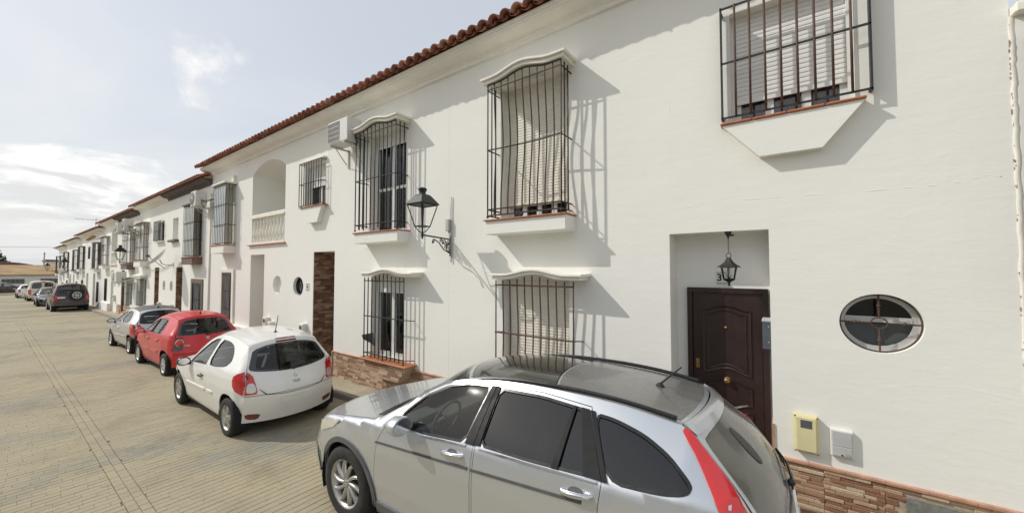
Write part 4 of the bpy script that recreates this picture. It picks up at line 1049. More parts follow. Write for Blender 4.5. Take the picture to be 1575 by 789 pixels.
# drip bottle hose under the first unit
# electrical drop beside the lamp
o = empty('junction_box', (-4.70, YW, 3.1), 'grey electric junction box with conduit beside the wall lantern', 'junction box')
m = MB(); m.box((-4.83, YW-.07, 3.17), (-4.75, YW+.005, 3.38), 0, .008); m.obj('box', 'meter_grey', o)
m = MB(); m.tube([(-4.73, YW-.02, 2.62), (-4.73, YW-.02, 3.22), (-4.745, YW-.02, 3.5), (-4.735, YW-.02, 3.78)], .010, 6); m.tube([(-4.79, YW-.03, 3.18), (-4.77, YW-.03, 3.10), (-4.73, YW-.03, 3.08)], .01, 6); m.obj('conduit', 'meter_grey', o)
# hanging lantern in the doorway
lx, ly = -.492, 4.80
o = empty('hanging_lantern', (lx, ly, 2.31), 'bronze and glass hanging lantern on a chain in the doorway', 'lantern')
m = MB(); m.lathe([(.001, 2.918), (.035, 2.916), (.03, 2.89), (.012, 2.86), (.004, 2.83)], 12, 0, 'z', (lx, ly, 0)); m.box((lx, ly-.01, 2.865), (lx+.055, ly+.01, 2.885)); 
z = 2.835
for i in range(9):
    a = (i % 2)*math.pi/2; m.tube([(lx+.006*math.cos(t)*math.cos(a), ly+.006*math.cos(t)*math.sin(a), z-.009+.013*math.sin(t)) for t in [2*math.pi*k/8 for k in range(9)]], .0022, 4, 0, False); z -= .0175
m.tube([(lx+.024*math.cos(t), ly, 2.652+.026*math.sin(t)) for t in [2*math.pi*k/16 for k in range(17)]], .004, 6); m.obj('chain', 'iron_black', o)
m = MB(); m.lathe([(.0, 2.63), (.02, 2.628), (.034, 2.60), (.05, 2.575), (.085, 2.545), (.118, 2.527), (.118, 2.521), (.06, 2.523), (0, 2.523)], 6, 0, 'z', (lx, ly, 0), False)
m.obj('lantern_roof', 'iron_brown', o)
m = MB(); top = [(lx+.082*math.cos(math.pi*(k+.5)/3), ly+.082*math.sin(math.pi*(k+.5)/3), 2.522) for k in range(6)]; bot = [(lx+.058*math.cos(math.pi*(k+.5)/3), ly+.058*math.sin(math.pi*(k+.5)/3), 2.392) for k in range(6)]
for k in range(6): m.tube([top[k], bot[k]], .006, 6); m.tube([bot[k], bot[(k+1) % 6]], .006, 6); m.tube([top[k], top[(k+1) % 6]], .005, 6)
m.lathe([(.064, 2.395), (.05, 2.375), (.022, 2.362), (.010, 2.345), (.014, 2.335), (.008, 2.32), (.001, 2.305)], 10, 0, 'z', (lx, ly, 0)); m.obj('lantern_frame', 'iron_black', o)
m = MB()
for k in range(6): m.add([top[k], top[(k+1) % 6], bot[(k+1) % 6], bot[k]], [(0, 1, 2, 3)])
m.obj('lantern_glass', 'lamp_glass', o)
m = MB(); m.lathe([(.014, 2.515), (.014, 2.48), (.03, 2.45), (.03, 2.42), (.012, 2.405), (0, 2.403)], 10, 0, 'z', (lx, ly, 0)); m.obj('bulb', 'ceramic', o)
def text_mesh(s, size, loc, rot, mat, parent, name='lettering', ext=.001, local=False, bold=.0):
    c = bpy.data.curves.new(name, 'FONT'); c.body = s; c.size = size; c.extrude = ext; c.align_x = 'CENTER'; c.align_y = 'CENTER'; c.offset = bold
    t = bpy.data.objects.new(name, c); COL.objects.link(t)
    dg = bpy.context.evaluated_depsgraph_get(); me = bpy.data.meshes.new_from_object(t.evaluated_get(dg)); me.name = name
    bpy.data.objects.remove(t); me.materials.append(MAT[mat])
    return place(name, me, None, parent, loc, rot, local=local)
o = empty('house_number', (-.595, 5.11, 2.32), 'white ceramic house number tile with a 3 behind the hanging lantern', 'house number')
m = MB(); m.box((-.657, 5.10, 2.322), (-.53, 5.112, 2.47), 0, .002); m.obj('tile', 'ceramic', o)
text_mesh('3', .115, (-.622, 5.098, 2.397), (R(90), 0, 0), 'ink', o, 'numeral', .001, False, .003)
m = MB()
for i in range(7):
    for zz in (2.334, 2.458): m.box((-.652+i*.017, 5.097, zz-.004), (-.642+i*.017, 5.1, zz+.004))
m.obj('border', 'ink', o)
o = empty('house_number', (-9.85, YW, 1.97), 'small ceramic house number tile between oval window and stone doorway', 'house number')
m = MB(); m.box((-9.93, YW-.012, 1.965), (-9.77, YW+.002, 2.145), 0, .002); m.obj('tile', 'ceramic', o)
text_mesh('36', .10, (-9.85, YW-.014, 2.055), (R(90), 0, 0), 'ink', o, 'numeral', .001, False, .002)
m = MB()
for zz in (1.98, 2.13): m.box((-9.92, YW-.014, zz-.006), (-9.78, YW-.01, zz+.006))
m.obj('border', 'ink', o)
o = empty('mailbox', (-.15, 4.70, 1.68), 'grey metal mailbox on the right jamb of the brown door', 'mailbox')
m = MB(); m.box((-.192, 4.765, 1.665), (-.120, 5.0, 1.962), 0, .004); m.obj('body', 'mail_grey', o)
m = MB(); m.box((-.196, 4.76, 1.95), (-.119, 5.005, 1.972), 0, .003); m.obj('lid', 'meter_grey', o)
m = MB()
for zz in (1.90, 1.74): m.lathe([(0, -.004), (.006, -.004), (.006, 0)], 8, 0, 'y', (-.137, 4.765, zz))
m.obj('rivet', 'meter_grey', o)
# meters
o = empty('meter_box', (.15, YW, .72), 'pale yellow meter box with small dark window beside the door', 'meter box')
m = MB(); m.box((.052, YW-.055, .714), (.246, YW+.005, 1.074), 0, .014); b = m.obj('body', 'meter_yellow', o)
m = MB(); m.box((.066, YW-.068, .728), (.232, YW-.05, 1.060), 0, .010); m.obj('lid', 'meter_yellow', b)
m = MB(); m.box((.105, YW-.0695, .955), (.196, YW-.066, 1.032), 0, .001); m.obj('meter_window', 'ac_dark', o)
m = MB()
for xx in (.062, .236):
    for zz in (.724, 1.063): m.lathe([(0, -.062), (.007, -.062), (.007, -.05)], 8, 0, 'y', (xx, YW, zz))
m.obj('screw', 'brass', o)
o = empty('meter_box', (.415, YW, .74), 'light grey meter box with hinged lid, right of the yellow one', 'meter box')
m = MB(); m.box((.330, YW-.04, .738), (.496, YW+.005, .99), 0, .006); b = m.obj('body', 'meter_white', o)
m = MB(); m.box((.342, YW-.047, .843), (.484, YW-.038, .978), 0, .003); m.box((.342, YW-.047, .752), (.484, YW-.038, .838), 0, .003); m.obj('lid', 'meter_grey', b)
m = MB(); m.lathe([(0, -.052), (.008, -.052), (.008, -.04)], 8, 0, 'y', (.412, YW, .765)); m.obj('lock', 'ink', o)
m = MB(); m.box((.435, YW-.049, .757), (.475, YW-.046, .782)); m.obj('sticker', 'house_grey', o)
def small_meter(x0, x1, z0, z1, mat, label, win=True):
    o = empty('meter_box', ((x0+x1)/2, YW, z0), label, 'meter box'); m = MB(); m.box((x0, YW-.12, z0), (x1, YW+.005, z1), 0, .012); m.obj('body', mat, o)
    if win: m = MB(); m.box((x0+.05, YW-.124, z1-.14), (x1-.05, YW-.119, z1-.05)); m.obj('meter_window', 'ac_dark', o)
small_meter(-10.05, -9.83, .73, 1.12, 'meter_white', 'white meter box between the oval window and the stone clad doorway')
small_meter(-12.23, -12.0, .80, 1.12, 'meter_cream', 'cream meter box beside the plain white doorway')
small_meter(-11.90, -11.70, .78, 1.02, 'meter_white', 'smaller white meter box beside the cream one', False)
small_meter(-21.95, -21.7, .62, .95, 'meter_cream', 'small cream meter box next to the brown stone strip')
small_meter(-24.0, -23.75, .62, .95, 'meter_cream', 'small cream meter box between two brown stone strips')
small_meter(-35.0, -34.7, .45, .85, 'meter_cream', 'small cream meter box on the distant house with the balcony arch')
# satellite dish
o = empty('satellite_dish', (-22.0, YW, 2.7), 'light grey satellite dish on wall arm seen edge on', 'satellite dish')
m = MB(); m.lathe([(.50*t, .13*t*t) for t in (0.02, .25, .5, .75, 1)], 24); 
mt = m.mesh('dish', False); mt.materials.append(MAT['dish_grey']); place('dish', mt, None, o, (-21.55, 4.18, 2.93), (R(50), 0, R(-10)))
m = MB(); m.tube([(-21.95, YW+.02, 2.70), (-21.95, 4.5, 2.68), (-21.75, 4.32, 2.74), (-21.56, 4.22, 2.90)], .022, 8); m.box((-22.0, YW-.02, 2.6), (-21.9, YW+.01, 2.8)); m.obj('arm', 'dish_grey', o)
m = MB(); m.tube([(-21.50, 4.38, 2.52), (-21.45, 3.82, 3.05)], .012, 6); m.box((-21.50, 3.76, 3.0), (-21.40, 3.88, 3.10), 0, .01); m.obj('receiver', 'ac_dark', o)
# dark curved sheet behind the lower grille
o = empty('plastic_sheet', (-7.1, 4.65, .9), 'dark grey curved plastic sheet tucked behind the lower window bars', 'plastic sheet')
m = MB(); g = []
for i in range(9):
    t = i/8; g.append([(-7.24+.28*u+.05*t, 4.62+.10*math.sin(u*2), 1.12+.06*u-(.30*t)*(.3+.7*u)-.10*t*(1-u)*0) for u in [k/8 for k in range(9)]])
m.grid(g, True); so = m.obj('sheet', 'dark_sheet', o, fix=False)
# cable between the houses
m = MB(); m.tube([(-28.3, YW-.03, 2.9), (-27.0, YW-.05, 2.62), (-25.2, YW-.06, 2.45), (-23.4, YW-.05, 2.52), (-22.1, YW-.02, 2.72)], .012, 5); tag(m.obj('cable', 'cable'), 'thin cable sagging along the facade to the dish arm', 'cable')
m = MB(); m.tube([(-17.19, YW-.02, -.1), (-17.19, YW-.02, 5.3)], .03, 8); tag(m.obj('downpipe', 'trim_white'), 'white painted pipe at the seam beside the brown corniced house', 'pipe')
# roof antenna
o = empty('roof_antenna', (-50.5, 5.5, 5.2), 'thin television antenna above the stepped far roofs', 'antenna')
m = MB(); m.tube([(-50.5, 5.5, 5.4), (-50.5, 5.5, 7.15)], .018, 5); m.obj('mast', 'pole_grey', o)
m = MB(); m.tube([(-50.5, 4.2, 6.95), (-50.5, 6.2, 6.95)], .015, 5)
for k in range(6): m.tube([(-50.95, 4.4+.3*k, 6.95), (-50.05, 4.4+.3*k, 6.95)], .010, 4)
m.obj('aerial', 'pole_grey', o)
m = MB(); m.tube([(-43.0, 4.28, 4.78), (-40.2, 4.28, 4.82)], .13, 8); tag(m.obj('rolled_awning', 'ochre_roof'), 'rolled ochre fabric awning under the far cornice', 'awning')

# ------------------------------------------------------------------ end of the street
zb = zr(-86)
o = empty('warehouse', (-92, 0, zb), 'long low white warehouse with ochre tiled roof closing the street', 'warehouse')
m = MB(); m.box((-103, -40, zb-1), (-88, 16, 1.62)); m.obj('wall', 'warehouse_white', o)
m = MB(); m.prism([(-87.7, 1.62), (-87.7, 1.75), (-92.2, 3.12), (-103, 3.0), (-103, 1.6)], 'y', -40.2, 16.2)
m.obj('roof', 'ochre_roof', o)
m = MB(); m.prism([(-9, 2.9), (-4.5, 3.62), (.5, 3.70), (2.6, 3.45), (4.9, 2.9)], 'x', -95, -93); m.obj('rear_roof', 'brown_roof', o)
for y0 in (.95, 4.35):
    w = MB(); w.box((-88.03, y0, .48), (-87.96, y0+1.95, 1.12)); w = w.obj('window', 'window_dark', o)
    f = MB()
    for k in range(6): f.box((-87.97, y0+k*.39-.02, .48), (-87.93, y0+k*.39+.02, 1.12))
    f.obj('window_bars', 'pole_grey', w)
o = empty('utility_pole', (-110, 5.5, 0), 'slim utility pole behind the warehouse roof', 'utility pole'); m = MB(); m.tube([(-110, 5.75, -1), (-110, 5.75, 5.6)], [.12, .08], 8); m.obj('pole', 'pole_grey', o)
m = MB(); m.tube([(-110, 5.6, 5.3), (-110, 5.9, 5.3)], .05, 5); m.obj('insulator', 'pole_grey', o)
m = MB(); m.tube([(-112, -30+i*6, 6.6-.5*math.sin(math.pi*((i*6-30+30) % 36)/36)) for i in range(13)], .035, 4); tag(m.obj('power_line', 'cable'), 'thin power line crossing behind the warehouse', 'power line')
o = empty('farm_building', (-150, 11, 0), 'pale flat building on the horizon behind the row end', 'building'); m = MB(); m.box((-160, 8.2, -1), (-148, 15, 4.4)); m.obj('wall', 'warehouse_white', o); m = MB(); m.prism([(8, 4.4), (15.3, 4.4), (15.3, 4.7), (8, 4.9)], 'x', -160.3, -147.8); m.obj('roof', 'brown_roof', o)
def tree(x, y, hgt, crown_r, label, bare=False, seed=1):
    rnd = random.Random(seed); o = empty('tree', (x, y, zr(x)), label, 'tree', 'trees on the horizon'); zb = zr(x)-.3
    t = MB(); t.tube([(x, y, zb), (x+.1, y-.1, zb+hgt*.4), (x, y, zb+hgt*.8)], [hgt*.035, hgt*.026, hgt*.01], 8); tips = []
    for i in range(9 if bare else 7):
        a = rnd.uniform(0, 6.28); h0 = zb+hgt*rnd.uniform(.3, .65); L = crown_r*rnd.uniform(.6, 1); e_ = Vector((x+L*math.cos(a), y+L*math.sin(a), h0+hgt*rnd.uniform(.15, .4))); md = Vector((x, y, h0)).lerp(e_, .5)+Vector((0, 0, -.1))
        t.tube([(x, y, h0), md, e_], [hgt*.014, hgt*.01, hgt*.004], 5); tips.append(e_)
        if bare:
            for q in range(9):
                s = md.lerp(e_, rnd.random()); d = Vector((rnd.gauss(0, 1), rnd.gauss(0, 1), rnd.uniform(.2, 1.4))).normalized()*crown_r*rnd.uniform(.2, .5); t.tube([s, s+d*.5+Vector((0, 0, .05)), s+d], [.025, .018, .008], 3)
    t.obj('trunk', 'twig' if bare else 'bark', o)
    if not bare:
        c = MB(); n = 2600
        cl = [(e_, crown_r*rnd.uniform(.35, .6)) for e_ in tips]+[(Vector((x+rnd.gauss(0, crown_r*.35), y+rnd.gauss(0, crown_r*.35), zb+hgt*rnd.uniform(.55, .95))), crown_r*rnd.uniform(.3, .5)) for _ in range(9)]
        for i in range(n):
            ce, r = rnd.choice(cl); d = Vector((rnd.gauss(0, 1), rnd.gauss(0, 1), rnd.gauss(0, .8))).normalized()*r*rnd.random()**.4; p = ce+d; u = Vector((rnd.gauss(0, 1), rnd.gauss(0, 1), rnd.gauss(0, 1))).normalized()*rnd.uniform(.12, .3); v = u.cross(Vector((rnd.gauss(0, 1), rnd.gauss(0, 1), rnd.gauss(0, 1)))).normalized()*rnd.uniform(.08, .2)
            c.add([p-u, p+v, p+u, p-v], [(0, 1, 2, 3)])
        c.obj('crown', 'leaf_dark', o, fix=False)
tree(-112, -1.2, 6.6, 2.3, 'dark green tree behind the warehouse at the left edge', False, 3)
tree(-125, 3.6, 5.2, 2.2, 'bare grey tree behind the warehouse, right of the dark green tree', True, 5)
tree(-128, 2.0, 4.8, 1.6, 'thin bare tree behind the warehouse, next to the green one', True, 8)
# ------------------------------------------------------------------ vehicles
def paint(name, col, metal=0, rough=.32, coat=.9, flake=0, dust=.25, dcol=(.42, .37, .29, 1), grime=.38):
    k = NT(name); v = k.coord(); c = None; grime_ = grime
    d = k.rng(k.noise(v, 2.2, 6, .65), .42, .75, 0, dust)
    low = k.n('ShaderNodeSeparateXYZ'); k.l(k.coord(), low.inputs[0]); grime = k.rng(low.outputs['Z'], .55, .20, 0, grime_)
    dd = k.math('MAXIMUM', d, k.math('MULTIPLY', grime, k.rng(k.noise(v, 5, 5), .3, .7, .4, 1)))
    c = k.mix(col, dcol, dd)
    r = k.rng(dd, 0, .5, rough, .62)
    k.set(c, r, 0, .5, 0); k.l(k.rng(dd, 0, .5, metal, 0), k.p.inputs['Metallic']); k.l(k.rng(dd, 0, .4, coat, .15), k.p.inputs['Coat Weight'])
    k.p.inputs['Coat Roughness'].default_value = .05
    MAT[name] = k.m
paint('paint_silver', (.63, .66, .695, 1), .74, .34, .9, dust=0, grime=.12)
paint('paint_white', (.83, .825, .80, 1), 0, .3, .8, dust=.06)
paint('paint_red', (.60, .030, .038, 1), 0, .32, .35, dust=.03, dcol=(.45, .12, .09, 1), grime=.15)
paint('paint_light_silver', (.56, .565, .56, 1), .6, .36, .7, dust=.18)
paint('paint_maroon', (.045, .016, .018, 1), .2, .35, .6, dust=.15)
paint('paint_navy', (.03, .035, .065, 1), .2, .3, .8, dust=.2)
paint('paint_cream', (.66, .64, .52, 1), 0, .4, .5, dust=.15)
paint('paint_wine', (.035, .016, .02, 1), .2, .3, .8, dust=.2)
plain('dusty_glass', (.125, .12, .098, 1), .26, 0, .10, 2.5, 0, .5)
plain('roof_glass', (.016, .017, .016, 1), .06, 0, .3, 3, 0, 1.0)
plain('trim_dull', (.05, .048, .042, 1), .5, 0, .4, 60)
plain('pillar_black', (.012, .012, .013, 1), .55, 0, .05, 5, 0, 0, .2)
plain('roof_grey', (.17, .17, .162, 1), .30, .2, .10, 3, 0, .6)
plain('trim_black', (.016, .016, .017, 1), .30, 0, .15, 9)
plain('cladding_grey', (.10, .10, .105, 1), .6, 0, .15, 9)
plain('tyre', (.026, .025, .024, 1), .85, 0, .35, 9, .2)
plain('tyre_dirt', (.16, .095, .055, 1), .9, 0, .35, 9, .2)
plain('alloy', (.48, .47, .45, 1), .35, .75, .12, 12)
plain('hub_cap', (.55, .55, .54, 1), .35, .5, .1, 12)
plain('chrome', (.72, .73, .75, 1), .12, 1, .03, 6)
plain('lamp_red', (.58, .018, .018, 1), .16, 0, .05, 12, 0, 1.0)
plain('lamp_dark', (.16, .012, .015, 1), .2, 0, .1, 30, 0, 1.0)
plain('lamp_black', (.045, .012, .014, 1), .15, 0, .2, 30, 0, 1.0)
plain('lamp_clear', (.62, .60, .55, 1), .16, .3, .12, 30, 0, 1.0)
plain('headlamp', (.62, .61, .52, 1), .15, .25, .15, 25, 0, 1.0)
plain('cabin_dark', (.055, .055, .056, 1), .85, 0, .2, 6)
plain('cabin_grey', (.16, .16, .155, 1), .9, 0, .2, 8)
plain('plate_white', (.62, .62, .60, 1), .5, 0, .05, 8)
plain('handle_cup_shade', (.16, .165, .17, 1), .4, .5, .1, 9)
plain('underbody', (.012, .012, .012, 1), .9)
def crom(K, sharp):
    K = [Vector(k) for k in K]; n = len(K)
    def f(u):
        i = min(max(int(math.floor(u)), 0), n-2); t = u-i; p1, p2 = K[i], K[i+1]
        m1 = (p2-p1) if (i == 0 or i in sharp) else (p2-K[i-1])*.5
        m2 = (p2-p1) if (i == n-2 or i+1 in sharp) else (K[i+2]-p1)*.5
        L = (p2-p1).length
        m1 = m1*min(1, 1.2*L/max(m1.length, 1e-6)); m2 = m2*min(1, 1.2*L/max(m2.length, 1e-6))
        return p1*(2*t**3-3*t*t+1)+m1*(t**3-2*t*t+t)+p2*(-2*t**3+3*t*t)+m2*(t**3-t*t)
    return f
def lerp_tab(T, x):
    if x <= T[0][0]: return T[0][1]
    for (a, b), (c, d) in zip(T, T[1:]):
        if x <= c:
            t = (x-a)/(c-a) if c > a else 1; return b+(d-b)*(t*t*(3-2*t)*.5+t*.5)
    return T[-1][1]
def inset(poly, g):
    n = len(poly); A = sum(poly[i][0]*poly[(i+1) % n][1]-poly[(i+1) % n][0]*poly[i][1] for i in range(n)); sg = 1 if A > 0 else -1; out = []
    for i in range(n):
        p0, p1, p2 = Vector(poly[i-1]), Vector(poly[i]), Vector(poly[(i+1) % n]); d1 = (p1-p0).normalized(); d2 = (p2-p1).normalized()
        n1 = Vector((-d1.y, d1.x))*sg; n2 = Vector((-d2.y, d2.x))*sg; b = n1+n2; L = b.length
        b = b/L if L > 1e-6 else n1; out.append(tuple(p1+b*min(g/max(.35, b.dot(n1)), g*2.5)))
    return out
def smooth_poly(P, r=.25, it=2):
    for _ in range(it):
        Q = []
        for i in range(len(P)):
            a, b = Vector(P[i]), Vector(P[(i+1) % len(P)]); Q += [tuple(a.lerp(b, r)), tuple(a.lerp(b, 1-r))]
        P = Q
    return P
def resample(P, sx, sy, st):
    out = []
    for i in range(len(P)):
        a, b = P[i], P[(i+1) % len(P)]; L = math.hypot((b[0]-a[0])*sx, (b[1]-a[1])*sy); n = max(1, math.ceil(L/st-.3))
        out += [(a[0]+(b[0]-a[0])*k/n, a[1]+(b[1]-a[1])*k/n) for k in range(n)]
    return out
class Car:
    def __init__(s, sp, loc, yaw, scale, label, cat='car', name='parked_car', group='cars parked along the street'):
        s.sp = sp; s.kv = scale if isinstance(scale, tuple) else (scale,)*3; s.k = s.kv[0]; s.root = empty(name, loc, label, cat, group, yaw)
        s.C = crom([(a, 0, b) for a, b in sp['C']], sp.get('sharp', ())); s.E = crom(sp['E'], sp.get('sharp', ()))
        tab = []
        a, b = sp.get('erange', (1, 11)); n = 160
        for i in range(n+1):
            p = s.E(a+(b-a)*i/n)
            if not tab or p.x > tab[-1][0]+1e-4: tab.append((p.x, p.y, p.z))
        s.tab = tab; s.cx = sp['wb']/2
    def edge(s, x):
        T = s.tab
        if x <= T[0][0]: return T[0][1], T[0][2]
        lo, hi = 0, len(T)-1
        if x >= T[-1][0]: return T[-1][1], T[-1][2]
        while hi-lo > 1:
            m = (lo+hi)//2
            if T[m][0] <= x: lo = m
            else: hi = m
        a, b = T[lo], T[hi]; t = (x-a[0])/(b[0]-a[0]); return a[1]+(b[1]-a[1])*t, a[2]+(b[2]-a[2])*t
    def side(s, x, z, sg):
        W = lerp_tab(s.sp['W'], x); yE, zE = s.edge(x); zb = min(lerp_tab(s.sp['belt'], x), zE-.02)
        K = [(.10, W-.12), (.30, W-.052), (.52, W-.016), (max(zb-.26, .56), W), (max(zb-.10, .60), W-.008), (zb, W-.032)] if zb > .62 else [(.10, W-.12), (.30, W-.052), (max(.32, zb), W-.01)]
        if z >= zb:
            t = min(1.1, (z-zb)/max(zE-zb, 1e-3)); y0 = K[-1][1]; y = y0+(yE-y0)*(t**1.12)
        else:
            y = K[0][1]
            for (a, b), (c, d) in zip(K, K[1:]):
                if z >= a: t = min(1, (z-a)/(c-a)); t = t*t*(3-2*t) if b < d and a < .2 else t; y = b+(d-b)*t
        return Vector((x, sg*y, z))
    def strip(s, u, t):
        c = s.C(u); e = s.E(u); k = min(1, abs(t)); q = s.sp.get('q', 2.5)
        return Vector((c.x+(e.x-c.x)*k**2.1, e.y*t, c.z+(e.z-c.z)*k**q))
    def panel(s, name, fn, poly, mat, parent=None, holes=(), st=.05, sc=(1, 1), off=0, fl=.014, sub=False, label=None):
        parent = parent or s.root; k = s.kv; sx, sy = sc
        P = resample(poly, sx, sy, st); Hs = [resample(h, sx, sy, st) for h in holes]
        x0, x1 = min(p[0] for p in P), max(p[0] for p in P); y0, y1 = min(p[1] for p in P), max(p[1] for p in P); gx, gy = st/sx, st/sy; pts = []
        nx, ny = max(1, int((x1-x0)/gx)), max(1, int((y1-y0)/gy)); allb = [Vector((p[0]*sx, p[1]*sy)) for p in P]+[Vector((p[0]*sx, p[1]*sy)) for h in Hs for p in h]
        cell = {}
        for p in allb: cell.setdefault((int(p.x//st), int(p.y//st)), []).append(p)
        for i in range(1, nx+1):
            for j in range(1, ny+1):
                a, b = x0+(x1-x0)*i/(nx+1), y0+(y1-y0)*j/(ny+1)
                if not inside_poly(a, b, P) or any(inside_poly(a, b, h) for h in Hs): continue
                v = Vector((a*sx, b*sy)); ci, cj = int(v.x//st), int(v.y//st)
                if any((v-q).length < st*.45 for di in (-1, 0, 1) for dj in (-1, 0, 1) for q in cell.get((ci+di, cj+dj), ())): continue
                pts.append((a*sx, b*sy))
        rv, rf = cdt([(p[0]*sx, p[1]*sy) for p in P], [[(p[0]*sx, p[1]*sy) for p in h] for h in Hs], pts)
        V = []; Nn = []; h = .004
        for a, b in rv:
            a, b = a/sx, b/sy; p = fn(a, b); da = fn(a+h/sx, b)-fn(a-h/sx, b); db = fn(a, b+h/sy)-fn(a, b-h/sy); n = da.cross(db)
            n = n.normalized() if n.length > 1e-9 else Vector((0, 0, 1))
            if n.dot(p-Vector((min(max(p.x, .3), s.sp['wb']-.3), 0, .55))) < 0: n = -n
            V.append(p+n*off); Nn.append(n)
        F = []
        for f in rf:
            c = (V[f[1]]-V[f[0]]).cross(V[f[2]]-V[f[0]])
            F.append(f if c.dot(Nn[f[0]]) >= 0 else f[::-1])
        if fl:
            cnt = {}
            for f in F:
                for i in range(len(f)): e = (f[i], f[(i+1) % len(f)]); cnt[e] = 1
            bd = [e for e in cnt if (e[1], e[0]) not in cnt]; mp = {}; b0 = len(V)
            def dup(i, d):
                key = (i, d)
                if key not in mp: mp[key] = len(V); V.append(V[i]-Nn[i]*(fl if d else 0)); Nn.append(None)
                return mp[key]
            for a, b in bd:
                q = [dup(b, 0), dup(a, 0), dup(a, 1), dup(b, 1)]; F.append(q); m = (V[q[1]]-V[q[0]]).cross(V[q[2]]-V[q[0]]); m = m.normalized() if m.length > 1e-9 else Vector((0, 0, 1))
                for i in q: Nn[i] = (Nn[i]+m) if Nn[i] is not None else m.copy()
        me = bpy.data.meshes.new(name); me.from_pydata([(v.x*k[0], v.y*k[1], v.z*k[2]) for v in V], [], F); me.polygons.foreach_set('use_smooth', [True]*len(F))
        me.materials.append(MAT[mat]); me.update(); me.normals_split_custom_set_from_vertices([tuple(n.normalized()) if n.length > 1e-9 else (0, 0, 1) for n in Nn])
        return place(name, me, None, parent, local=True, label=label)
    def sp_(s, sg): return lambda a, b: s.side(a, b, sg)
    def mb(s, m, name, mat, parent=None, sharp=40):
        m.v = [(v[0]*s.kv[0], v[1]*s.kv[1], v[2]*s.kv[2]) for v in m.v]; return m.obj(name, mat, parent or s.root, local=True, sharp=sharp)
    def base(s):
        sp = s.sp; wb, r = sp['wb'], sp['r']; ra = sp.get('ra', r+.045); pm = sp['paint']; zs = sp.get('sill', .22)
        # outline of one flank
        for sg in (-1, 1):
            a, b = sp.get('erange', (1, 11)); b2 = sp.get('ebot', 12)
            top = [(s.E(u).x, s.E(u).z-.003) for u in [0+(b2-0)*i/70 for i in range(71)]]
            def arch(cxx, x_from, x_to):
                a0 = math.asin(max(-1, min(1, (zs-r)/ra))); n = 22
                return [(cxx+ra*math.cos(t), r+ra*math.sin(t)) for t in [a0+(math.pi-2*a0)*i/n for i in range(n+1)]]
            out = top+[(x, z) for x, z in arch(wb, 0, 0)]+[(x, z) for x, z in arch(0, 0, 0)]
            q = []
            for p in out:
                if not q or math.hypot(p[0]-q[-1][0], p[1]-q[-1][1]) > .004: q.append(p)
            holes = [d['poly'] for d in sp['doors']]+[w for w in sp.get('quarter', [])]
            body = s.panel('body_side', s.sp_(sg), q, pm, None, holes, .055)
            for d in sp['doors']:
                do = s.panel('door', s.sp_(sg), inset(d['poly'], .0045), pm, None, [d['win']] if 'win' in d else [], .05)
                if 'win' in d: s.panel('window', s.sp_(sg), inset(d['win'], .003), d.get('glass', 'car_glass'), do, (), .08, off=-.008, fl=.003)
                if 'win' in d and d.get('seal', True): s.panel('window_seal', s.sp_(sg), d['win'], 'trim_black', do, [inset(d['win'], .016)], .06, off=.003, fl=.008)
                if 'handle' in d:
                    hx, hz = d['handle']; m = MB(); p = s.side(hx, hz, sg); y = p.y
                    m.tube([(hx-.105, y-sg*.006, hz-.012), (hx-.085, y+sg*.022, hz-.010), (hx-.03, y+sg*.032, hz-.002), (hx+.03, y+sg*.032, hz+.004), (hx+.085, y+sg*.024, hz+.010), (hx+.105, y-sg*.006, hz+.012)], [.012, .016, .018, .018, .016, .012], 10)
                    d_o = [(hx+.055*math.cos(t), hz+.03*math.sin(t)+.004) for t in [2*math.pi*i/16 for i in range(16)]]; s.panel('handle_cup_shade', s.sp_(sg), d_o, 'handle_cup_shade', do, (), .05, off=.002, fl=.001); s.mb(m, 'handle', d.get('hmat', pm), do)  # flat dark ellipse paints the shade of a recessed cup
            for w in sp.get('quarter', []):
                s.panel('quarter_window', s.sp_(sg), inset(w, .003), sp.get('qglass', 'car_glass'), body, (), .08, off=-.008, fl=.003)
                s.panel('window_seal', s.sp_(sg), w, 'trim_black', body, [inset(w, .016)], .06, off=.003, fl=.008)
            zt = lambda x: lerp_tab(sp['belt'], x)-.03
            s.panel('inner_trim', s.sp_(sg), [(.42, .25), (wb-.45, .25), (wb-.42, r+ra*.8), (wb+.42, r+ra*.9), (wb+.42, zt(wb)), (wb*.5, zt(wb*.5)), (.5, zt(.5))], 'cabin_dark', None, (), .2, off=-.05, fl=0)
            for poly, mat, off, nm in sp.get('side_over', []):
                if sg > 0 and nm == 'tail_lamp' and sp['paint'] == 'paint_silver': poly = inset(poly, .022)
                s.panel(nm, s.sp_(sg), poly, mat, body, (), .05, off=off, fl=off+.002)
            # arch liner
            for cxx in (0, wb):
                m = MB(); yo = lerp_tab(sp['W'], cxx)-.03; g = []
                for i in range(15):
                    t = math.pi*(-.12+1.24*i/14); g.append([(cxx+(ra+.02)*math.cos(t), sg*yo, r+(ra+.02)*math.sin(t)), (cxx+(ra+.02)*math.cos(t), sg*(yo-.28), r+(ra+.02)*math.sin(t))])
                m.grid(g, True); s.mb(m, 'arch_liner', 'underbody')
                s.wheel(cxx, sg)
            mx, mz = sp['mirror']; W = abs(s.side(mx, mz, sg).y); m = MB(); mw = sp.get('mw', .20)
            m.lathe([(.001, -.11), (.05, -.105), (.085, -.06), (.10, 0), (.105, .05), (.10, .065), (.001, .066)], 16, 0, 'x', (0, 0, 0))
            m.v = [(mx+.02+v[0]*.9, sg*(W+.115)+v[1]*1.05, mz+.055+v[2]*.75) for v in m.v]
            m.box((mx-.02, sg*(W-.03), mz-.02), (mx+.045, sg*(W+.07), mz+.03), 0, .01)
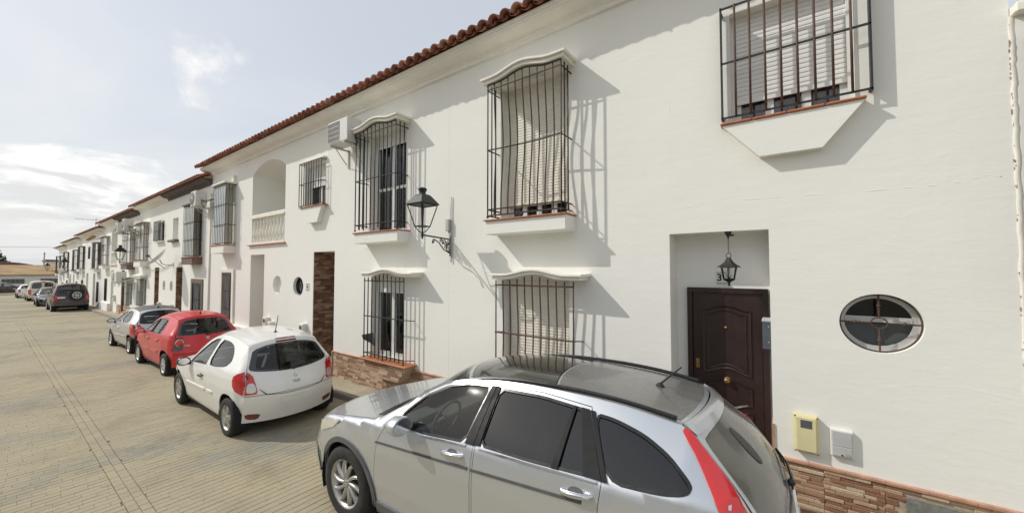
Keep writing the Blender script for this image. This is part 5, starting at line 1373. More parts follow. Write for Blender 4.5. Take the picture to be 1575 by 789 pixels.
            mo = s.mb(m, 'wing_mirror', sp.get('mirror_mat', pm)); m = MB(); m.v = []; m.add([(mx+.0805, sg*(W+.115)+.09*math.cos(t), mz+.055+.06*math.sin(t)) for t in [2*math.pi*i/20 for i in range(20)]], [range(20)]); s.mb(m, 'mirror_glass', 'chrome', mo)
        # tub and under side
        W0 = min(w for x, w in sp['W'])
        m = MB(); yb = sp['W'][2][1]; zb0 = sp.get('belt')[0][1]
        m.box((-.45, -(yb-.27), .22), (wb+.28, yb-.27, .5)); m.box((.44, -(yb-.07), .19), (wb-.44, yb-.07, .36)); m.box((-.62, -(yb-.14), r+.10), (-.36 if r > .4 else -.34, yb-.14, zb0-.28)); m.box((-.4, -(yb-.27), .5), (.45, yb-.27, zb0-.22))
        s.mb(m, 'underbody', 'underbody')
        # cabin
        m = MB(); zf = zb0
        m.box((.42, -(yb-.10), .5), (.80, yb-.10, zf-.06), 0, .05); m.box((.46, -(yb-.2), zf-.08), (.72, -(yb-.65), zf+.0), 0, .03); dash = s.mb(m, 'dashboard', 'cabin_dark')
        m = MB(); m.tube([(.86+.06*math.cos(t), -.36+.18*math.sin(t), zf-.02+.17*math.cos(t)) for t in [2*math.pi*i/24 for i in range(25)]], .016, 6); m.tube([(.66, -.36, zf-.14), (.85, -.36, zf-.02)], .03, 6); m.tube([(.86, -.53, zf-.02), (.86, -.19, zf-.02)], .016, 6); s.mb(m, 'steering_wheel', 'cabin_dark')
        for sy in (-1, 1):
            m = MB(); sx = sp.get('seat', 1.42); ys = sy*yb*.42
            m.box((sx-.45, ys-.24, .42), (sx+.05, ys+.24, .58), 0, .05); g = []
            for i in range(7):
                t = i/6; ww = .24-.05*t*t; g.append([(sx+.02+.20*t-.04*math.sin(math.pi*j/4)*(1 if j < 5 else 0)+(.11 if j >= 5 else 0), ys+ww*(-1+2*(j/4 if j < 5 else (9-j)/4)), .5+.56*t*(zf+.12)/1.15) for j in range(10)])
            g = [r_+[r_[0]] for r_ in g]; m.grid(g, True); m.add([p for p in g[-1][:-1]], [range(10)])
            m.box((sx+.18, ys-.13, zf+.10), (sx+.29, ys+.13, zf+.28), 0, .035); m.tube([(sx+.23, ys, zf), (sx+.235, ys, zf+.14)], .05, 6); s.mb(m, 'front_seat', 'cabin_grey')
        m = MB(); rx_ = sp.get('rseat', wb-.25); m.box((rx_-.45, -(yb-.22), .42), (rx_, yb-.22, .60), 0, .05); m.box((rx_-.02, -(yb-.22), .5), (rx_+.16, yb-.22, zf+.02), 0, .05)
        for yy in (-.36, .36): m.box((rx_+.06, yy-.12, zf+.03), (rx_+.15, yy+.12, zf+.18), 0, .03)
        m.box((rx_+.16, -(yb-.25), .4), (wb+.30, yb-.25, zf-.14)); s.mb(m, 'rear_seat', 'cabin_dark')
    def wheel(s, x, sg):
        sp = s.sp; r, k = sp['r'], s.k; w = sp.get('tw', .19); rr = r*sp.get('rim', .66); y = sg*(lerp_tab(sp['W'], x)-.012)
        key = ('wheel', id(sp), s.k, sg, x > 1 and sp.get('rear_rim'))
        o = lambda m, d, smooth=40: m
        if key not in SC:
            h = MB(); h.lathe([(.001, -.05), (rr*.55, -.05), (rr*.75, -.07), (rr*.75, -.10), (.001, -.10)], 20, 0, 'y'); h.v = [(a*k, b*k*sg, c*k) for a, b, c in h.v]; hm = h.mesh('wheel', sharp=40); hm.materials.append(MAT['underbody'])
            t = MB(); d = w*.5
            t.lathe([(rr*.97, -.006), (rr*1.06, .0), (rr+(r-rr)*.45, .006), (r*.945, -.004), (r*.985, -.022), (r, -.045), (r, -w+.04), (r*.985, -w+.02), (r*.94, -w+.004), (rr, -w+.01)], 40, 0, 'y')
            t.v = [(a*k, b*k*sg, c*k) for a, b, c in t.v]; tm = t.mesh('tyre', sharp=50); tm.materials.append(MAT['tyre'])
            g = MB(); g.lathe([(rr*.985, -.004), (rr*.95, -.010), (rr*.90, -.02), (rr*.86, -.12)], 40, 0, 'y'); st = sp.get('style', (5, 'star'))
            n = st[0]; hub = rr*.22
            g.lathe([(.001, -.010), (hub*.55, -.010), (hub*.6, -.018), (hub, -.022), (hub*1.05, -.06)], 20, 0, 'y')
            for i in range(n):
                a = 2*math.pi*i/n+st[2] if len(st) > 2 else 2*math.pi*i/n; bend = st[3] if len(st) > 3 else 0
                w0, w1 = (rr*.13, rr*.11) if st[1] == 'star' else ((rr*.07, rr*.075) if st[1] == 'slim' else (rr*.19, rr*.30))
                rows = []
                for q in range(5):
                    tt = q/4; rad = hub*.8+(rr*.93-hub*.8)*tt; ang = a+bend*tt*tt; ww = w0+(w1-w0)*tt*tt; yy = -.022+.010*math.sin(math.pi*tt)-.0*tt
                    cu, su = math.cos(ang), math.sin(ang); P_ = lambda off_, dy: (rad*cu-off_*su, yy+dy, rad*su+off_*cu)
                    rows.append([P_(-ww, -.035), P_(-ww*.9, -.004), P_(-ww*.4, .004), P_(ww*.4, .004), P_(ww*.9, -.004), P_(ww, -.035)])
                g.grid(rows, True)
            for i in range(5):
                a = 2*math.pi*(i+.5)/5; g.lathe([(.001, -.015), (rr*.035, -.015), (rr*.04, -.02)], 8, 0, 'y', (rr*.13*math.cos(a), 0, rr*.13*math.sin(a)))
            g.v = [(a*k, b*k*sg, c*k) for a, b, c in g.v]; gm = g.mesh('rim', sharp=45); gm.materials.append(MAT[sp.get('rim_mat', 'alloy')])
            SC[key] = (hm, tm, gm)
        hm, tm, gm = SC[key]; loc = (x*s.kv[0], y*s.kv[1], r*k)
        wo = place('wheel', hm, None, s.root, loc, local=True); place('tyre', tm, None, wo, local=True); place('rim', gm, None, wo, local=True)
        return wo
    def strip_panel(s, name, poly, mat, parent=None, holes=(), off=0, fl=.012, st=.06, label=None):
        return s.panel(name, s.strip, poly, mat, parent, holes, st, (.34, .75), off, fl, label=label)
def R4(u0, u1, t0=-1, t1=1): return [(u0, t0), (u1, t0), (u1, t1), (u0, t1)]
def mirror_t(P): return [(u, -t) for u, t in P][::-1]
def rounded(u0, u1, t0, t1, ru=.12, rt=.08):
    return smooth_poly([(u0, t0+rt), (u0+ru, t0), (u1-ru, t0), (u1, t0+rt), (u1, t1-rt), (u1-ru, t1), (u0+ru, t1), (u0, t1-rt)], .25, 2)
def emblem(c, name, kind, u, t, size, mat='chrome'):
    p = c.strip(u, t); q = c.strip(u+.05, t); d = (q-p).normalized(); n = d.cross(Vector((0, 1, 0))).normalized()
    if n.x < 0: n = -n
    m = MB()
    if kind == 'diamond':
        o = [(0, 1), (.72, 0), (0, -1), (-.72, 0)]; i_ = [(x*.42, z*.42) for x, z in o]; m.grid([[tuple(p+n*h+Vector((0, 1, 0))*x*size-d*z*size) for x, z in q_+[q_[0]]] for q_, h in ((o, 0), ([(x*.85, z*.85) for x, z in o], .014), (i_, .010), ([(x*.9, z*.9) for x, z in i_], .002))], False)
    else:
        m.grid([[tuple(p+n*h+Vector((0, 1, 0))*r*math.cos(a)*size-d*r*math.sin(a)*size) for a in [2*math.pi*k/20 for k in range(21)]] for r, h in ((1, 0), (.95, .012), (.8, .012), (.75, .006), (.01, .006))], True)
    return c.mb(m, name, mat)
def badge_text(c, s, u, t, size, mat='chrome'):
    kv = Vector(c.kv); p = c.strip(u, t)*kv; q = c.strip(u+.05, t)*kv; d = -(q-p).normalized(); n = Vector((0, 1, 0)).cross(d).normalized()
    r = Matrix((Vector((0, 1, 0)), d, n)).transposed().to_euler()
    return text_mesh(s, size*c.k, p+n*.006, r, mat, c.root, 'badge', .002, True, .001)
def antenna(c, x, y, z, L=.22, lean=.6, mat='black_rubber'):
    m = MB(); m.lathe([(.001, .03), (.018, .026), (.034, .006), (.038, -.006)], 10, 0, 'z', (x, y, z)); m.tube([(x, y, z+.02), (x+L*math.sin(lean), y, z+.02+L*math.cos(lean))], [.008, .005], 6); c.mb(m, 'antenna', mat)
def plate(c, u, t=0, w=.26, h=.055, mat='plate_white'):
    p = c.strip(u, t); q = c.strip(u+.05, t); d = (q-p).normalized(); n = d.cross(Vector((0, 1, 0))).normalized(); n = n if n.x > 0 else -n
    if u < 3: n = -n if n.x > 0 else n
    m = MB(); e = [(-w, -h), (w, -h), (w, h), (-w, h)]; m.grid([[tuple(p+n*hh+Vector((0, 1, 0))*x-d*z) for x, z in e+[e[0]]] for hh in (-.01, .012)], False); m.add([tuple(p+n*.012+Vector((0, 1, 0))*x-d*z) for x, z in e], [range(4)]); c.mb(m, 'number_plate', mat)
def wiper(c, u0, t0, u1, t1):
    m = MB(); a, b = c.strip(u0, t0), c.strip(u1, t1); n = Vector((1, 0, .5)).normalized(); m.ball(a+n*.02, .025, 8); m.tube([a+n*.03, a.lerp(b, .5)+n*.045, b+n*.02], [.012, .009, .006], 6); m.tube([c.strip(u1+(u0-u1)*.5, t1+(t0-t1)*.55)+n*.016, c.strip(u1, t1)+n*.012], .007, 5); c.mb(m, 'rear_wiper', 'trim_black')

# ---- the silver crossover in the foreground
suv = dict(paint='paint_silver', wb=2.62, r=.355, ra=.405, tw=.225, rim=.66, style=(10, 'slim', .1, -.25), sill=.30, mirror=(.86, 1.10), seat=1.5, rseat=2.45,
  C=[(-.86, .22), (-.93, .55), (-.86, .84), (-.25, .975), (.30, 1.06), (.70, 1.325), (1.06, 1.53), (1.62, 1.60), (2.55, 1.572), (3.16, 1.505), (3.52, 1.14), (3.64, .78), (3.58, .30)],
  E=[(-.66, .76, .24), (-.68, .79, .55), (-.56, .76, .86), (-.15, .80, .97), (.40, .81, 1.055), (.88, .725, 1.31), (1.30, .56, 1.49), (1.80, .525, 1.553), (2.55, .505, 1.540), (3.06, .50, 1.478), (3.42, .69, 1.12), (3.54, .79, .76), (3.48, .80, .32)],
  sharp=(4, 9), W=[(-.70, .79), (-.45, .865), (0, .905), (1.3, .91), (2.6, .91), (3.05, .89), (3.54, .79)], belt=[(.2, 1.03), (.7, 1.065), (2.5, 1.145), (3.1, 1.19)],
  doors=[dict(poly=[(.45, .33), (.455, .62), (.50, .90), (.59, 1.05), (.65, 1.14), (.90, 1.375), (1.08, 1.468), (1.32, 1.513), (1.615, 1.527), (1.61, 1.12), (1.60, .7), (1.58, .33)], win=smooth_poly([(.71, 1.085), (.77, 1.20), (.94, 1.352), (1.12, 1.443), (1.34, 1.487), (1.575, 1.502), (1.525, 1.125), (1.1, 1.09)], .12, 1), handle=(1.42, 1.03), hmat='chrome'),
         dict(poly=[(1.595, .33), (1.615, .7), (1.625, 1.12), (1.63, 1.521), (2.05, 1.524), (2.44, 1.497), (2.62, 1.16), (2.60, .97), (2.40, .84), (2.22, .62), (2.16, .33)], win=smooth_poly([(1.66, 1.135), (1.655, 1.500), (2.05, 1.504), (2.41, 1.478), (2.575, 1.168), (2.1, 1.145)], .10, 1), handle=(2.46, 1.065), hmat='chrome', glass='tint_glass')],
  quarter=[smooth_poly([(2.635, 1.168), (2.462, 1.472), (2.62, 1.46), (2.82, 1.415), (2.99, 1.345), (3.12, 1.255), (3.10, 1.215), (2.95, 1.185)], .2, 2)], qglass='tint_glass')
_e = crom(suv['E'], suv['sharp'])
LAMP = [(_e(9.04+1.75*i/12).x-.004, _e(9.04+1.75*i/12).z-.004) for i in range(13)]+[(3.43, .87), (3.36, .91), (3.315, 1.03), (3.235, 1.20), (3.11, 1.365), (3.03, 1.452), (3.035, 1.468)]
suv['side_over'] = [
  ([(.47, .25), (.47, .34), (2.16, .34), (2.16, .25)], 'cladding_grey', .02, 'sill_trim'),
  ([(.47, .885), (1.58, .955), (1.58, .975), (.50, .905)], 'cladding_grey', .006, 'waist_strip'), ([(1.605, .956), (2.50, 1.012), (2.50, 1.032), (1.605, .976)], 'cladding_grey', .006, 'waist_strip'),
  ([(.71, 1.066), (1.1, 1.072), (1.535, 1.107), (1.535, 1.121), (1.1, 1.086), (.71, 1.08)], 'chrome', .006, 'chrome_strip'), ([(1.66, 1.116), (2.1, 1.128), (2.59, 1.150), (2.59, 1.164), (2.1, 1.142), (1.66, 1.130)], 'chrome', .006, 'chrome_strip'),
  ([(1.525, 1.125), (1.575, 1.497), (1.619, 1.500), (1.612, 1.128)], 'pillar_black', .012, 'pillar_trim'), ([(1.618, 1.133), (1.626, 1.50), (1.662, 1.50), (1.668, 1.137)], 'pillar_black', .012, 'pillar_trim'),
  ([(2.27, 1.152), (2.315, 1.482), (2.335, 1.481), (2.32, 1.155)], 'pillar_black', .012, 'window_divider'), ([(2.50, 1.166), (2.375, 1.48), (2.434, 1.476), (2.618, 1.168)], 'pillar_black', .012, 'pillar_trim'), ([(2.622, 1.166), (2.440, 1.474), (2.475, 1.473), (2.655, 1.170)], 'pillar_black', .012, 'pillar_trim'),
  (LAMP, 'lamp_red', .006, 'tail_lamp'),
  ([(-.53, .855), (-.25, .93), (-.12, .95), (-.22, .86), (-.48, .76)], 'headlamp', .010, 'headlamp')]
for cxx in (0, 2.62):
    n = 20; a0 = -.18; arc = lambda rr: [(cxx+rr*math.cos(a0+(math.pi-2*a0)*i/n), .355+rr*math.sin(a0+(math.pi-2*a0)*i/n)) for i in range(n+1)]
    suv['side_over'].append((arc(.406)+arc(.455)[::-1], 'cladding_grey', .012, 'arch_trim'))
c = Car(suv, (-3.742, 3.12, -.074), R(2.35), (1.045, 1.045, 1.04), 'silver crossover parked nearest, black roof panel and tall red tail lamps')
c.base()
c.strip_panel('front_bumper', R4(.0, 1.96), 'paint_silver'); c.strip_panel('bonnet', R4(1.98, 4.0), 'paint_silver'); 
c.strip_panel('cowl', R4(3.86, 4.16, -.9, .9), 'trim_black', off=.004)
c.strip_panel('windscreen', R4(4.10, 5.95, -.93, .93), 'car_glass', off=-.004); c.strip_panel('a_pillar', R4(4.02, 6.0, -1, -.93), 'paint_silver'); c.strip_panel('a_pillar', R4(4.02, 6.0, .93, 1), 'paint_silver')
c.strip_panel('windscreen_header', R4(5.95, 6.095, -.94, .94), 'roof_glass')
c.strip_panel('roof', R4(6.02, 8.92), 'paint_silver', holes=[R4(6.1, 7.45, -.92, .92)])
c.strip_panel('roof_glass_panel', R4(6.11, 7.44, -.915, .915), 'roof_glass')
c.strip_panel('rear_roof_panel', R4(7.47, 8.86, -.92, .92), 'roof_grey', off=.004, fl=.003)
c.strip_panel('spoiler', R4(8.94, 9.12), 'paint_silver', off=.010, fl=.03)
c.strip_panel('tailgate', R4(9.05, 11.0), 'paint_silver', holes=[rounded(9.14, 10.3, -.955, .955)])
c.strip_panel('rear_window', rounded(9.145, 10.295, -.95, .95), 'dusty_glass', off=-.002)
c.strip_panel('rear_bumper', R4(11.02, 12), 'paint_silver', off=.004)
c.strip_panel('window_sticker', [(9.52+.24*math.cos(2*math.pi*i/24), -.30+.085*math.sin(2*math.pi*i/24)) for i in range(24)], 'trim_dull', off=.003, fl=.002)
for sg in (1, -1):
    P = [(10.55, .93), (10.95, .90), (10.95, .995), (10.55, .995)]
    c.strip_panel('reversing_lamp', P if sg > 0 else mirror_t(P), 'lamp_clear', off=.012, st=.05)
    m = MB(); pts = [c.strip(6.3+2.55*i/16, sg*.985)+Vector((0, 0, .003+.018*min(1, i/9))) for i in range(17)]
    m.tube(pts, [.010+.007*min(1, i/9) for i in range(17)], 8); c.mb(m, 'roof_rail', 'trim_black')
    P = [(1.45, .62), (1.95, .60), (1.95, .99), (1.5, .99)]
    c.strip_panel('headlamp', P if sg > 0 else mirror_t(P), 'headlamp', off=.008)
antenna(c, 2.78, 0, 1.552, .22, .80); plate(c, 11.1, 0); wiper(c, 10.34, .10, 10.2, .70)
m = MB(); m.box((3.60, -.30, .98), (3.62, .30, 1.02), 0, .006); c.mb(m, 'tailgate_trim', 'chrome')
m = MB(); p0 = Vector((1.02, 0, 1.40)); m.box((1.06, -.12, 1.37), (1.09, .12, 1.43), 0, .01); c.mb(m, 'rear_view_mirror', 'trim_black')
m = MB(); m.tube([(1.15, -.02, 1.37), (1.16, -.02, 1.26)], .003, 4); m.ball((1.16, -.02, 1.24), .026, 8); m.ball((1.165, -.015, 1.18), .02, 8); m.box((1.158, -.045, 1.06), (1.164, .005, 1.14)); c.mb(m, 'hanging_charm', 'screen_green')

# ---- white three-door hatchback
clio = dict(paint='paint_white', wb=2.575, r=.305, ra=.35, tw=.20, rim=.66, style=(5, 'wide', .2), sill=.22, mirror=(.66, .86), mirror_mat='trim_black', seat=1.35, rseat=2.15,
  C=[(-.78, .20), (-.83, .48), (-.76, .72), (-.30, .87), (.22, .97), (.72, 1.235), (1.15, 1.435), (1.65, 1.51), (2.25, 1.485), (2.74, 1.415), (3.05, 1.00), (3.215, .66), (3.13, .24)],
  E=[(-.56, .68, .22), (-.58, .70, .48), (-.45, .69, .74), (-.15, .72, .82), (.40, .725, .885), (.82, .66, 1.14), (1.22, .59, 1.34), (1.70, .565, 1.43), (2.25, .56, 1.415), (2.70, .56, 1.35), (2.93, .67, 1.01), (3.02, .74, .66), (2.94, .74, .26)],
  sharp=(4, 9), W=[(-.6, .70), (-.35, .79), (0, .845), (1.2, .855), (2.45, .86), (2.8, .825), (3.02, .74)], belt=[(.2, .85), (.6, .865), (1.6, .945), (2.3, .985), (2.8, 1.0)],
  doors=[dict(poly=[(.39, .27), (.40, .60), (.46, .78), (.53, .865), (.62, .93), (.92, 1.145), (1.18, 1.295), (1.40, 1.372), (1.645, 1.395), (1.62, .95), (1.65, .62), (1.56, .27)], win=[(.62, .885), (.93, 1.12), (1.19, 1.272), (1.40, 1.345), (1.59, 1.365), (1.545, .955)], handle=(1.40, .76), hmat='trim_black')],
  quarter=[smooth_poly([(1.66, .968), (1.68, 1.365), (2.05, 1.36), (2.28, 1.315), (2.46, 1.20), (2.52, 1.11), (2.42, 1.03), (2.0, .98)], .2, 1)],
  side_over=[([(.50, .50), (1.58, .535), (1.58, .575), (.52, .543)], 'paint_white', .014, 'rub_strip'), ([(1.68, .538), (1.96, .548), (1.96, .585), (1.68, .577)], 'paint_white', .014, 'rub_strip'),
             (smooth_poly([(2.72, .93), (2.86, .97), (2.95, .94), (3.02, .72), (2.96, .66), (2.80, .72)], .22, 1), 'lamp_red', .012, 'tail_lamp')])
_e2 = crom(clio['E'], clio['sharp'])
clio['side_over'][-1] = ([(_e2(10.0+.98*i/8).x-.003, _e2(10.0+.98*i/8).z-.003) for i in range(9)]+[(2.93, .70), (2.86, .73), (2.80, .80), (2.78, .88), (2.80, .945), (2.87, .985)], 'lamp_red', .012, 'tail_lamp')
w = Car(clio, (-9.62, 2.98, -.112), R(0.2), (.975, .93, 1.02), 'white three door hatchback behind the silver crossover')
w.base()
w.strip_panel('front_bumper', R4(0, 1.97), 'paint_white'); w.strip_panel('bonnet', R4(1.98, 4.0), 'paint_white'); w.strip_panel('windscreen', R4(4.05, 5.95, -.92, .92), 'car_glass', off=-.004)
w.strip_panel('a_pillar', R4(4.02, 6, -1, -.92), 'paint_white'); w.strip_panel('a_pillar', R4(4.02, 6, .92, 1), 'paint_white')
w.strip_panel('roof', R4(5.96, 8.9), 'paint_white'); w.strip_panel('spoiler', R4(8.92, 9.14), 'paint_white', off=.008, fl=.02)
RW = smooth_poly([(9.15, -.90), (9.15, .90), (9.55, .95), (9.96, .985), (10.05, .80), (10.13, .25), (10.13, -.25), (10.05, -.80), (9.96, -.985), (9.55, -.95)], .2, 2)
w.strip_panel('tailgate', R4(9.08, 11.0), 'paint_white', holes=[RW]); w.strip_panel('rear_window', RW, 'car_glass', off=.001)
RWi = [(u*.86+9.62*.14, t*.86) for u, t in RW]; w.strip_panel('window_border', RW, 'roof_glass', holes=[RWi], off=.003, fl=.002)
w.strip_panel('rear_bumper', R4(11.02, 12), 'paint_white', off=.008, fl=.03)
seam = [(10.75, -.76), (10.75, -.75), (11.0, -.60), (11.06, -.3), (11.06, .3), (11.0, .60), (10.75, .75), (10.75, .76), (11.02, .62), (11.08, .3), (11.08, -.3), (11.02, -.62)]
w.strip_panel('tailgate_seam', seam, 'trim_black', off=.0095, fl=.002)
for sg in (1, -1):
    P = [(10.04, 1.0), (10.09, .95), (10.22, .88), (10.55, .82), (10.86, .78), (10.93, .80), (10.94, 1.0)]
    w.strip_panel('tail_lamp', P if sg > 0 else mirror_t(P), 'lamp_red', off=.012, st=.045)
    P = smooth_poly([(10.52, .97), (10.48, .87), (10.62, .82), (10.84, .80), (10.89, .88), (10.86, .97)], .2, 1)
    w.strip_panel('reversing_lamp', P if sg > 0 else mirror_t(P), 'lamp_clear', off=.0155, st=.045)
    P = smooth_poly([(11.70, .68), (11.66, .97), (11.86, .93), (11.90, .74)], .2, 1); w.strip_panel('reflector', P if sg > 0 else mirror_t(P), 'lamp_dark', off=.014, st=.05)
    P = [(1.5, .62), (1.97, .55), (1.97, .99), (1.5, .99)]; w.strip_panel('headlamp', P if sg > 0 else mirror_t(P), 'headlamp', off=.008)
w.strip_panel('brake_lamp', [(8.98, -.30), (8.98, .30), (9.13, .30), (9.13, -.30)], 'lamp_dark', off=.012)
emblem(w, 'emblem', 'diamond', 10.38, 0, .055); badge_text(w, 'CLIO', 10.66, 0, .052); wiper(w, 10.10, 0.0, 9.98, .55); antenna(w, 2.35, 0, 1.465, .30, .35)
plate(w, 11.30, 0, .255, .055, 'paint_white')

# ---- red five-door hatchback
polo = dict(paint='paint_red', wb=2.46, r=.295, ra=.34, tw=.185, rim=.66, style=(6, 'wide', .0), rim_mat='hub_cap', sill=.22, mirror=(.60, .92), seat=1.25, rseat=2.0,
  C=[(-.76, .20), (-.82, .46), (-.76, .70), (-.28, .87), (.22, .985), (.70, 1.23), (1.08, 1.41), (1.55, 1.465), (2.10, 1.455), (2.62, 1.40), (2.92, .985), (3.07, .60), (3.02, .24)],
  E=[(-.55, .66, .22), (-.57, .68, .46), (-.46, .67, .72), (-.15, .70, .83), (.38, .705, .915), (.80, .64, 1.14), (1.14, .565, 1.31), (1.60, .54, 1.385), (2.10, .535, 1.38), (2.60, .53, 1.325), (2.84, .645, .985), (2.93, .725, .60), (2.88, .73, .26)],
  sharp=(4, 9), W=[(-.6, .68), (-.35, .76), (0, .815), (1.2, .825), (2.3, .828), (2.7, .79), (2.93, .725)], belt=[(.2, .89), (.6, .925), (2.1, .975), (2.7, .99)],
  doors=[dict(poly=[(.38, .27), (.40, .6), (.46, .82), (.53, .92), (.62, .98), (.90, 1.14), (1.10, 1.25), (1.29, 1.315), (1.27, .95), (1.25, .6), (1.24, .27)], win=[(.58, .95), (.90, 1.125), (1.10, 1.235), (1.25, 1.29), (1.215, .962)], handle=(1.10, .80)),
         dict(poly=[(1.25, .27), (1.265, .6), (1.285, .95), (1.305, 1.318), (1.75, 1.345), (2.10, 1.325), (2.28, 1.10), (2.25, .95), (2.10, .72), (1.98, .50), (1.93, .27)], win=[(1.325, .966), (1.34, 1.295), (1.74, 1.32), (2.03, 1.30), (2.20, 1.08), (2.17, .985)], handle=(1.98, .83))],
  side_over=[([(1.93, .98), (1.94, 1.308), (1.965, 1.307), (1.96, .98)], 'pillar_black', .008, 'window_divider'), ([(1.215, .962), (1.25, 1.29), (1.34, 1.295), (1.325, .966)], 'pillar_black', .008, 'pillar_trim'),
             ([(.45, .50), (1.235, .515), (1.235, .555), (.46, .54)], 'paint_red', .016, 'rub_strip'), ([(1.27, .515), (1.97, .53), (1.99, .57), (1.27, .556)], 'paint_red', .016, 'rub_strip')])
p_ = Car(polo, (-15.06, 3.29, -.188), R(1.3), (.975, .945, 1.045), 'bright red five door hatchback between two hatchbacks')
p_.base()
for nm, a, b in (('front_bumper', 0, 1.97), ('bonnet', 1.98, 4.0), ('roof', 5.96, 8.92)): p_.strip_panel(nm, R4(a, b), 'paint_red')
p_.strip_panel('windscreen', R4(4.05, 5.95, -.92, .92), 'car_glass', off=-.004); p_.strip_panel('a_pillar', R4(4.02, 6, -1, -.92), 'paint_red'); p_.strip_panel('a_pillar', R4(4.02, 6, .92, 1), 'paint_red')
p_.strip_panel('spoiler', R4(8.93, 9.10), 'paint_red', off=.01, fl=.02)
RW = smooth_poly([(9.13, -.93), (9.13, .93), (9.98, .96), (10.04, .85), (10.04, -.85), (9.98, -.96)], .12, 2); p_.strip_panel('tailgate', R4(9.06, 11.1), 'paint_red', holes=[RW]); p_.strip_panel('rear_window', RW, 'car_glass', off=.001)
RWi = [(u*.88+9.6*.12, t*.90) for u, t in RW]; p_.strip_panel('window_border', RW, 'roof_glass', holes=[RWi], off=.003, fl=.002)
p_.strip_panel('rear_bumper', R4(11.12, 12), 'paint_red', off=.01, fl=.03)
for sg in (1, -1):
    P = smooth_poly([(10.12, .995), (10.12, .78), (10.3, .76), (10.85, .74), (10.9, .80), (10.9, .995)], .12, 1)
    p_.strip_panel('tail_lamp', P if sg > 0 else mirror_t(P), 'lamp_black', off=.010, st=.045)
    pc = p_.strip(10.42, sg*.865); m = MB(); m.lathe([(.001, .024), (.06, .020), (.075, .010), (.085, .004), (.09, -.02)], 20, 0, 'x', tuple(pc+Vector((.018, 0, 0)))); p_.mb(m, 'round_lamp', 'lamp_red')
    m = MB(); m.tube([tuple(pc+Vector((.026, .080*math.cos(a), .080*math.sin(a)))) for a in [2*math.pi*i/20 for i in range(21)]], .008, 5); p_.mb(m, 'lamp_ring', 'lamp_clear')
    P = [(1.5, .62), (1.97, .55), (1.97, .99), (1.5, .99)]; p_.strip_panel('headlamp', P if sg > 0 else mirror_t(P), 'headlamp', off=.008)
emblem(p_, 'emblem', 'ring', 10.25, 0, .042, 'alloy'); badge_text(p_, 'POLO', 10.62, -.62, .05); wiper(p_, 10.08, 0, 9.98, .6); antenna(p_, 2.35, 0, 1.43, .22, .75); plate(p_, 11.28, 0, .255, .055); 

# ---- light silver three-door hatchback
clio2 = dict(paint='paint_light_silver', wb=2.47, r=.285, ra=.33, tw=.175, rim=.66, style=(6, 'wide', .3), rim_mat='hub_cap', sill=.21, mirror=(.58, .87), mirror_mat='trim_black', seat=1.25, rseat=2.0,
  C=[(-.70, .20), (-.75, .44), (-.68, .66), (-.26, .82), (.20, .94), (.70, 1.20), (1.10, 1.37), (1.55, 1.415), (2.05, 1.40), (2.45, 1.34), (2.88, .95), (3.04, .60), (2.98, .24)],
  E=[(-.52, .66, .22), (-.54, .68, .44), (-.42, .67, .68), (-.14, .70, .79), (.36, .705, .875), (.80, .635, 1.11), (1.16, .56, 1.285), (1.60, .535, 1.345), (2.05, .53, 1.335), (2.42, .525, 1.28), (2.78, .64, .95), (2.90, .72, .60), (2.84, .725, .26)],
  sharp=(4, 9), W=[(-.55, .68), (-.35, .75), (0, .81), (1.2, .82), (2.3, .82), (2.65, .79), (2.90, .72)], belt=[(.2, .855), (.6, .885), (2.1, .935), (2.6, .95)],
  doors=[dict(poly=[(.38, .26), (.40, .6), (.46, .80), (.55, .90), (.88, 1.11), (1.10, 1.225), (1.30, 1.28), (1.47, 1.30), (1.45, .92), (1.46, .55), (1.40, .26)], win=[(.58, .91), (.90, 1.095), (1.11, 1.205), (1.30, 1.26), (1.42, 1.27), (1.36, .93)], handle=(1.26, .75), hmat='paint_light_silver')],
  quarter=[smooth_poly([(1.46, .935), (1.53, 1.275), (1.85, 1.285), (2.05, 1.25), (2.28, 1.08), (2.32, 1.0), (2.22, .95)], .2, 1)],
  side_over=[([(.45, .47), (1.42, .49), (1.42, .53), (.46, .51)], 'paint_light_silver', .014, 'rub_strip'), ([(1.50, .49), (2.05, .505), (2.10, .545), (1.50, .53)], 'paint_light_silver', .014, 'rub_strip'),
             ([(2.55, .92), (2.72, .95), (2.86, .74), (2.86, .56), (2.62, .58)], 'lamp_red', .012, 'tail_lamp'), ([(2.83, .24), (2.83, .26), (2.90, .54), (2.55, .54), (2.62, .24)], 'trim_black', .012, 'bumper_corner')])
s_ = Car(clio2, (-19.60, 3.33, -.245), R(2.0), (.975, .945, 1.045), 'light silver three door hatchback ahead of the red car')
s_.base()
for nm, a, b, mt_ in (('front_bumper', 0, 1.97, 'paint_light_silver'), ('bonnet', 1.98, 4.0, 'paint_light_silver'), ('roof', 5.96, 8.92, 'cladding_grey')): s_.strip_panel(nm, R4(a, b), mt_)
s_.strip_panel('windscreen', R4(4.05, 5.95, -.92, .92), 'car_glass', off=-.004); s_.strip_panel('a_pillar', R4(4.02, 6, -1, -.92), 'paint_light_silver'); s_.strip_panel('a_pillar', R4(4.02, 6, .92, 1), 'paint_light_silver')
RW = smooth_poly([(9.10, -.92), (9.10, .92), (9.96, .96), (10.06, .80), (10.08, 0), (10.06, -.80), (9.96, -.96)], .15, 2); s_.strip_panel('tailgate', R4(8.93, 11.0), 'paint_light_silver', holes=[RW]); s_.strip_panel('rear_window', RW, 'car_glass', off=.001)
s_.strip_panel('rear_bumper', R4(11.02, 12), 'trim_black', off=.012, fl=.03)
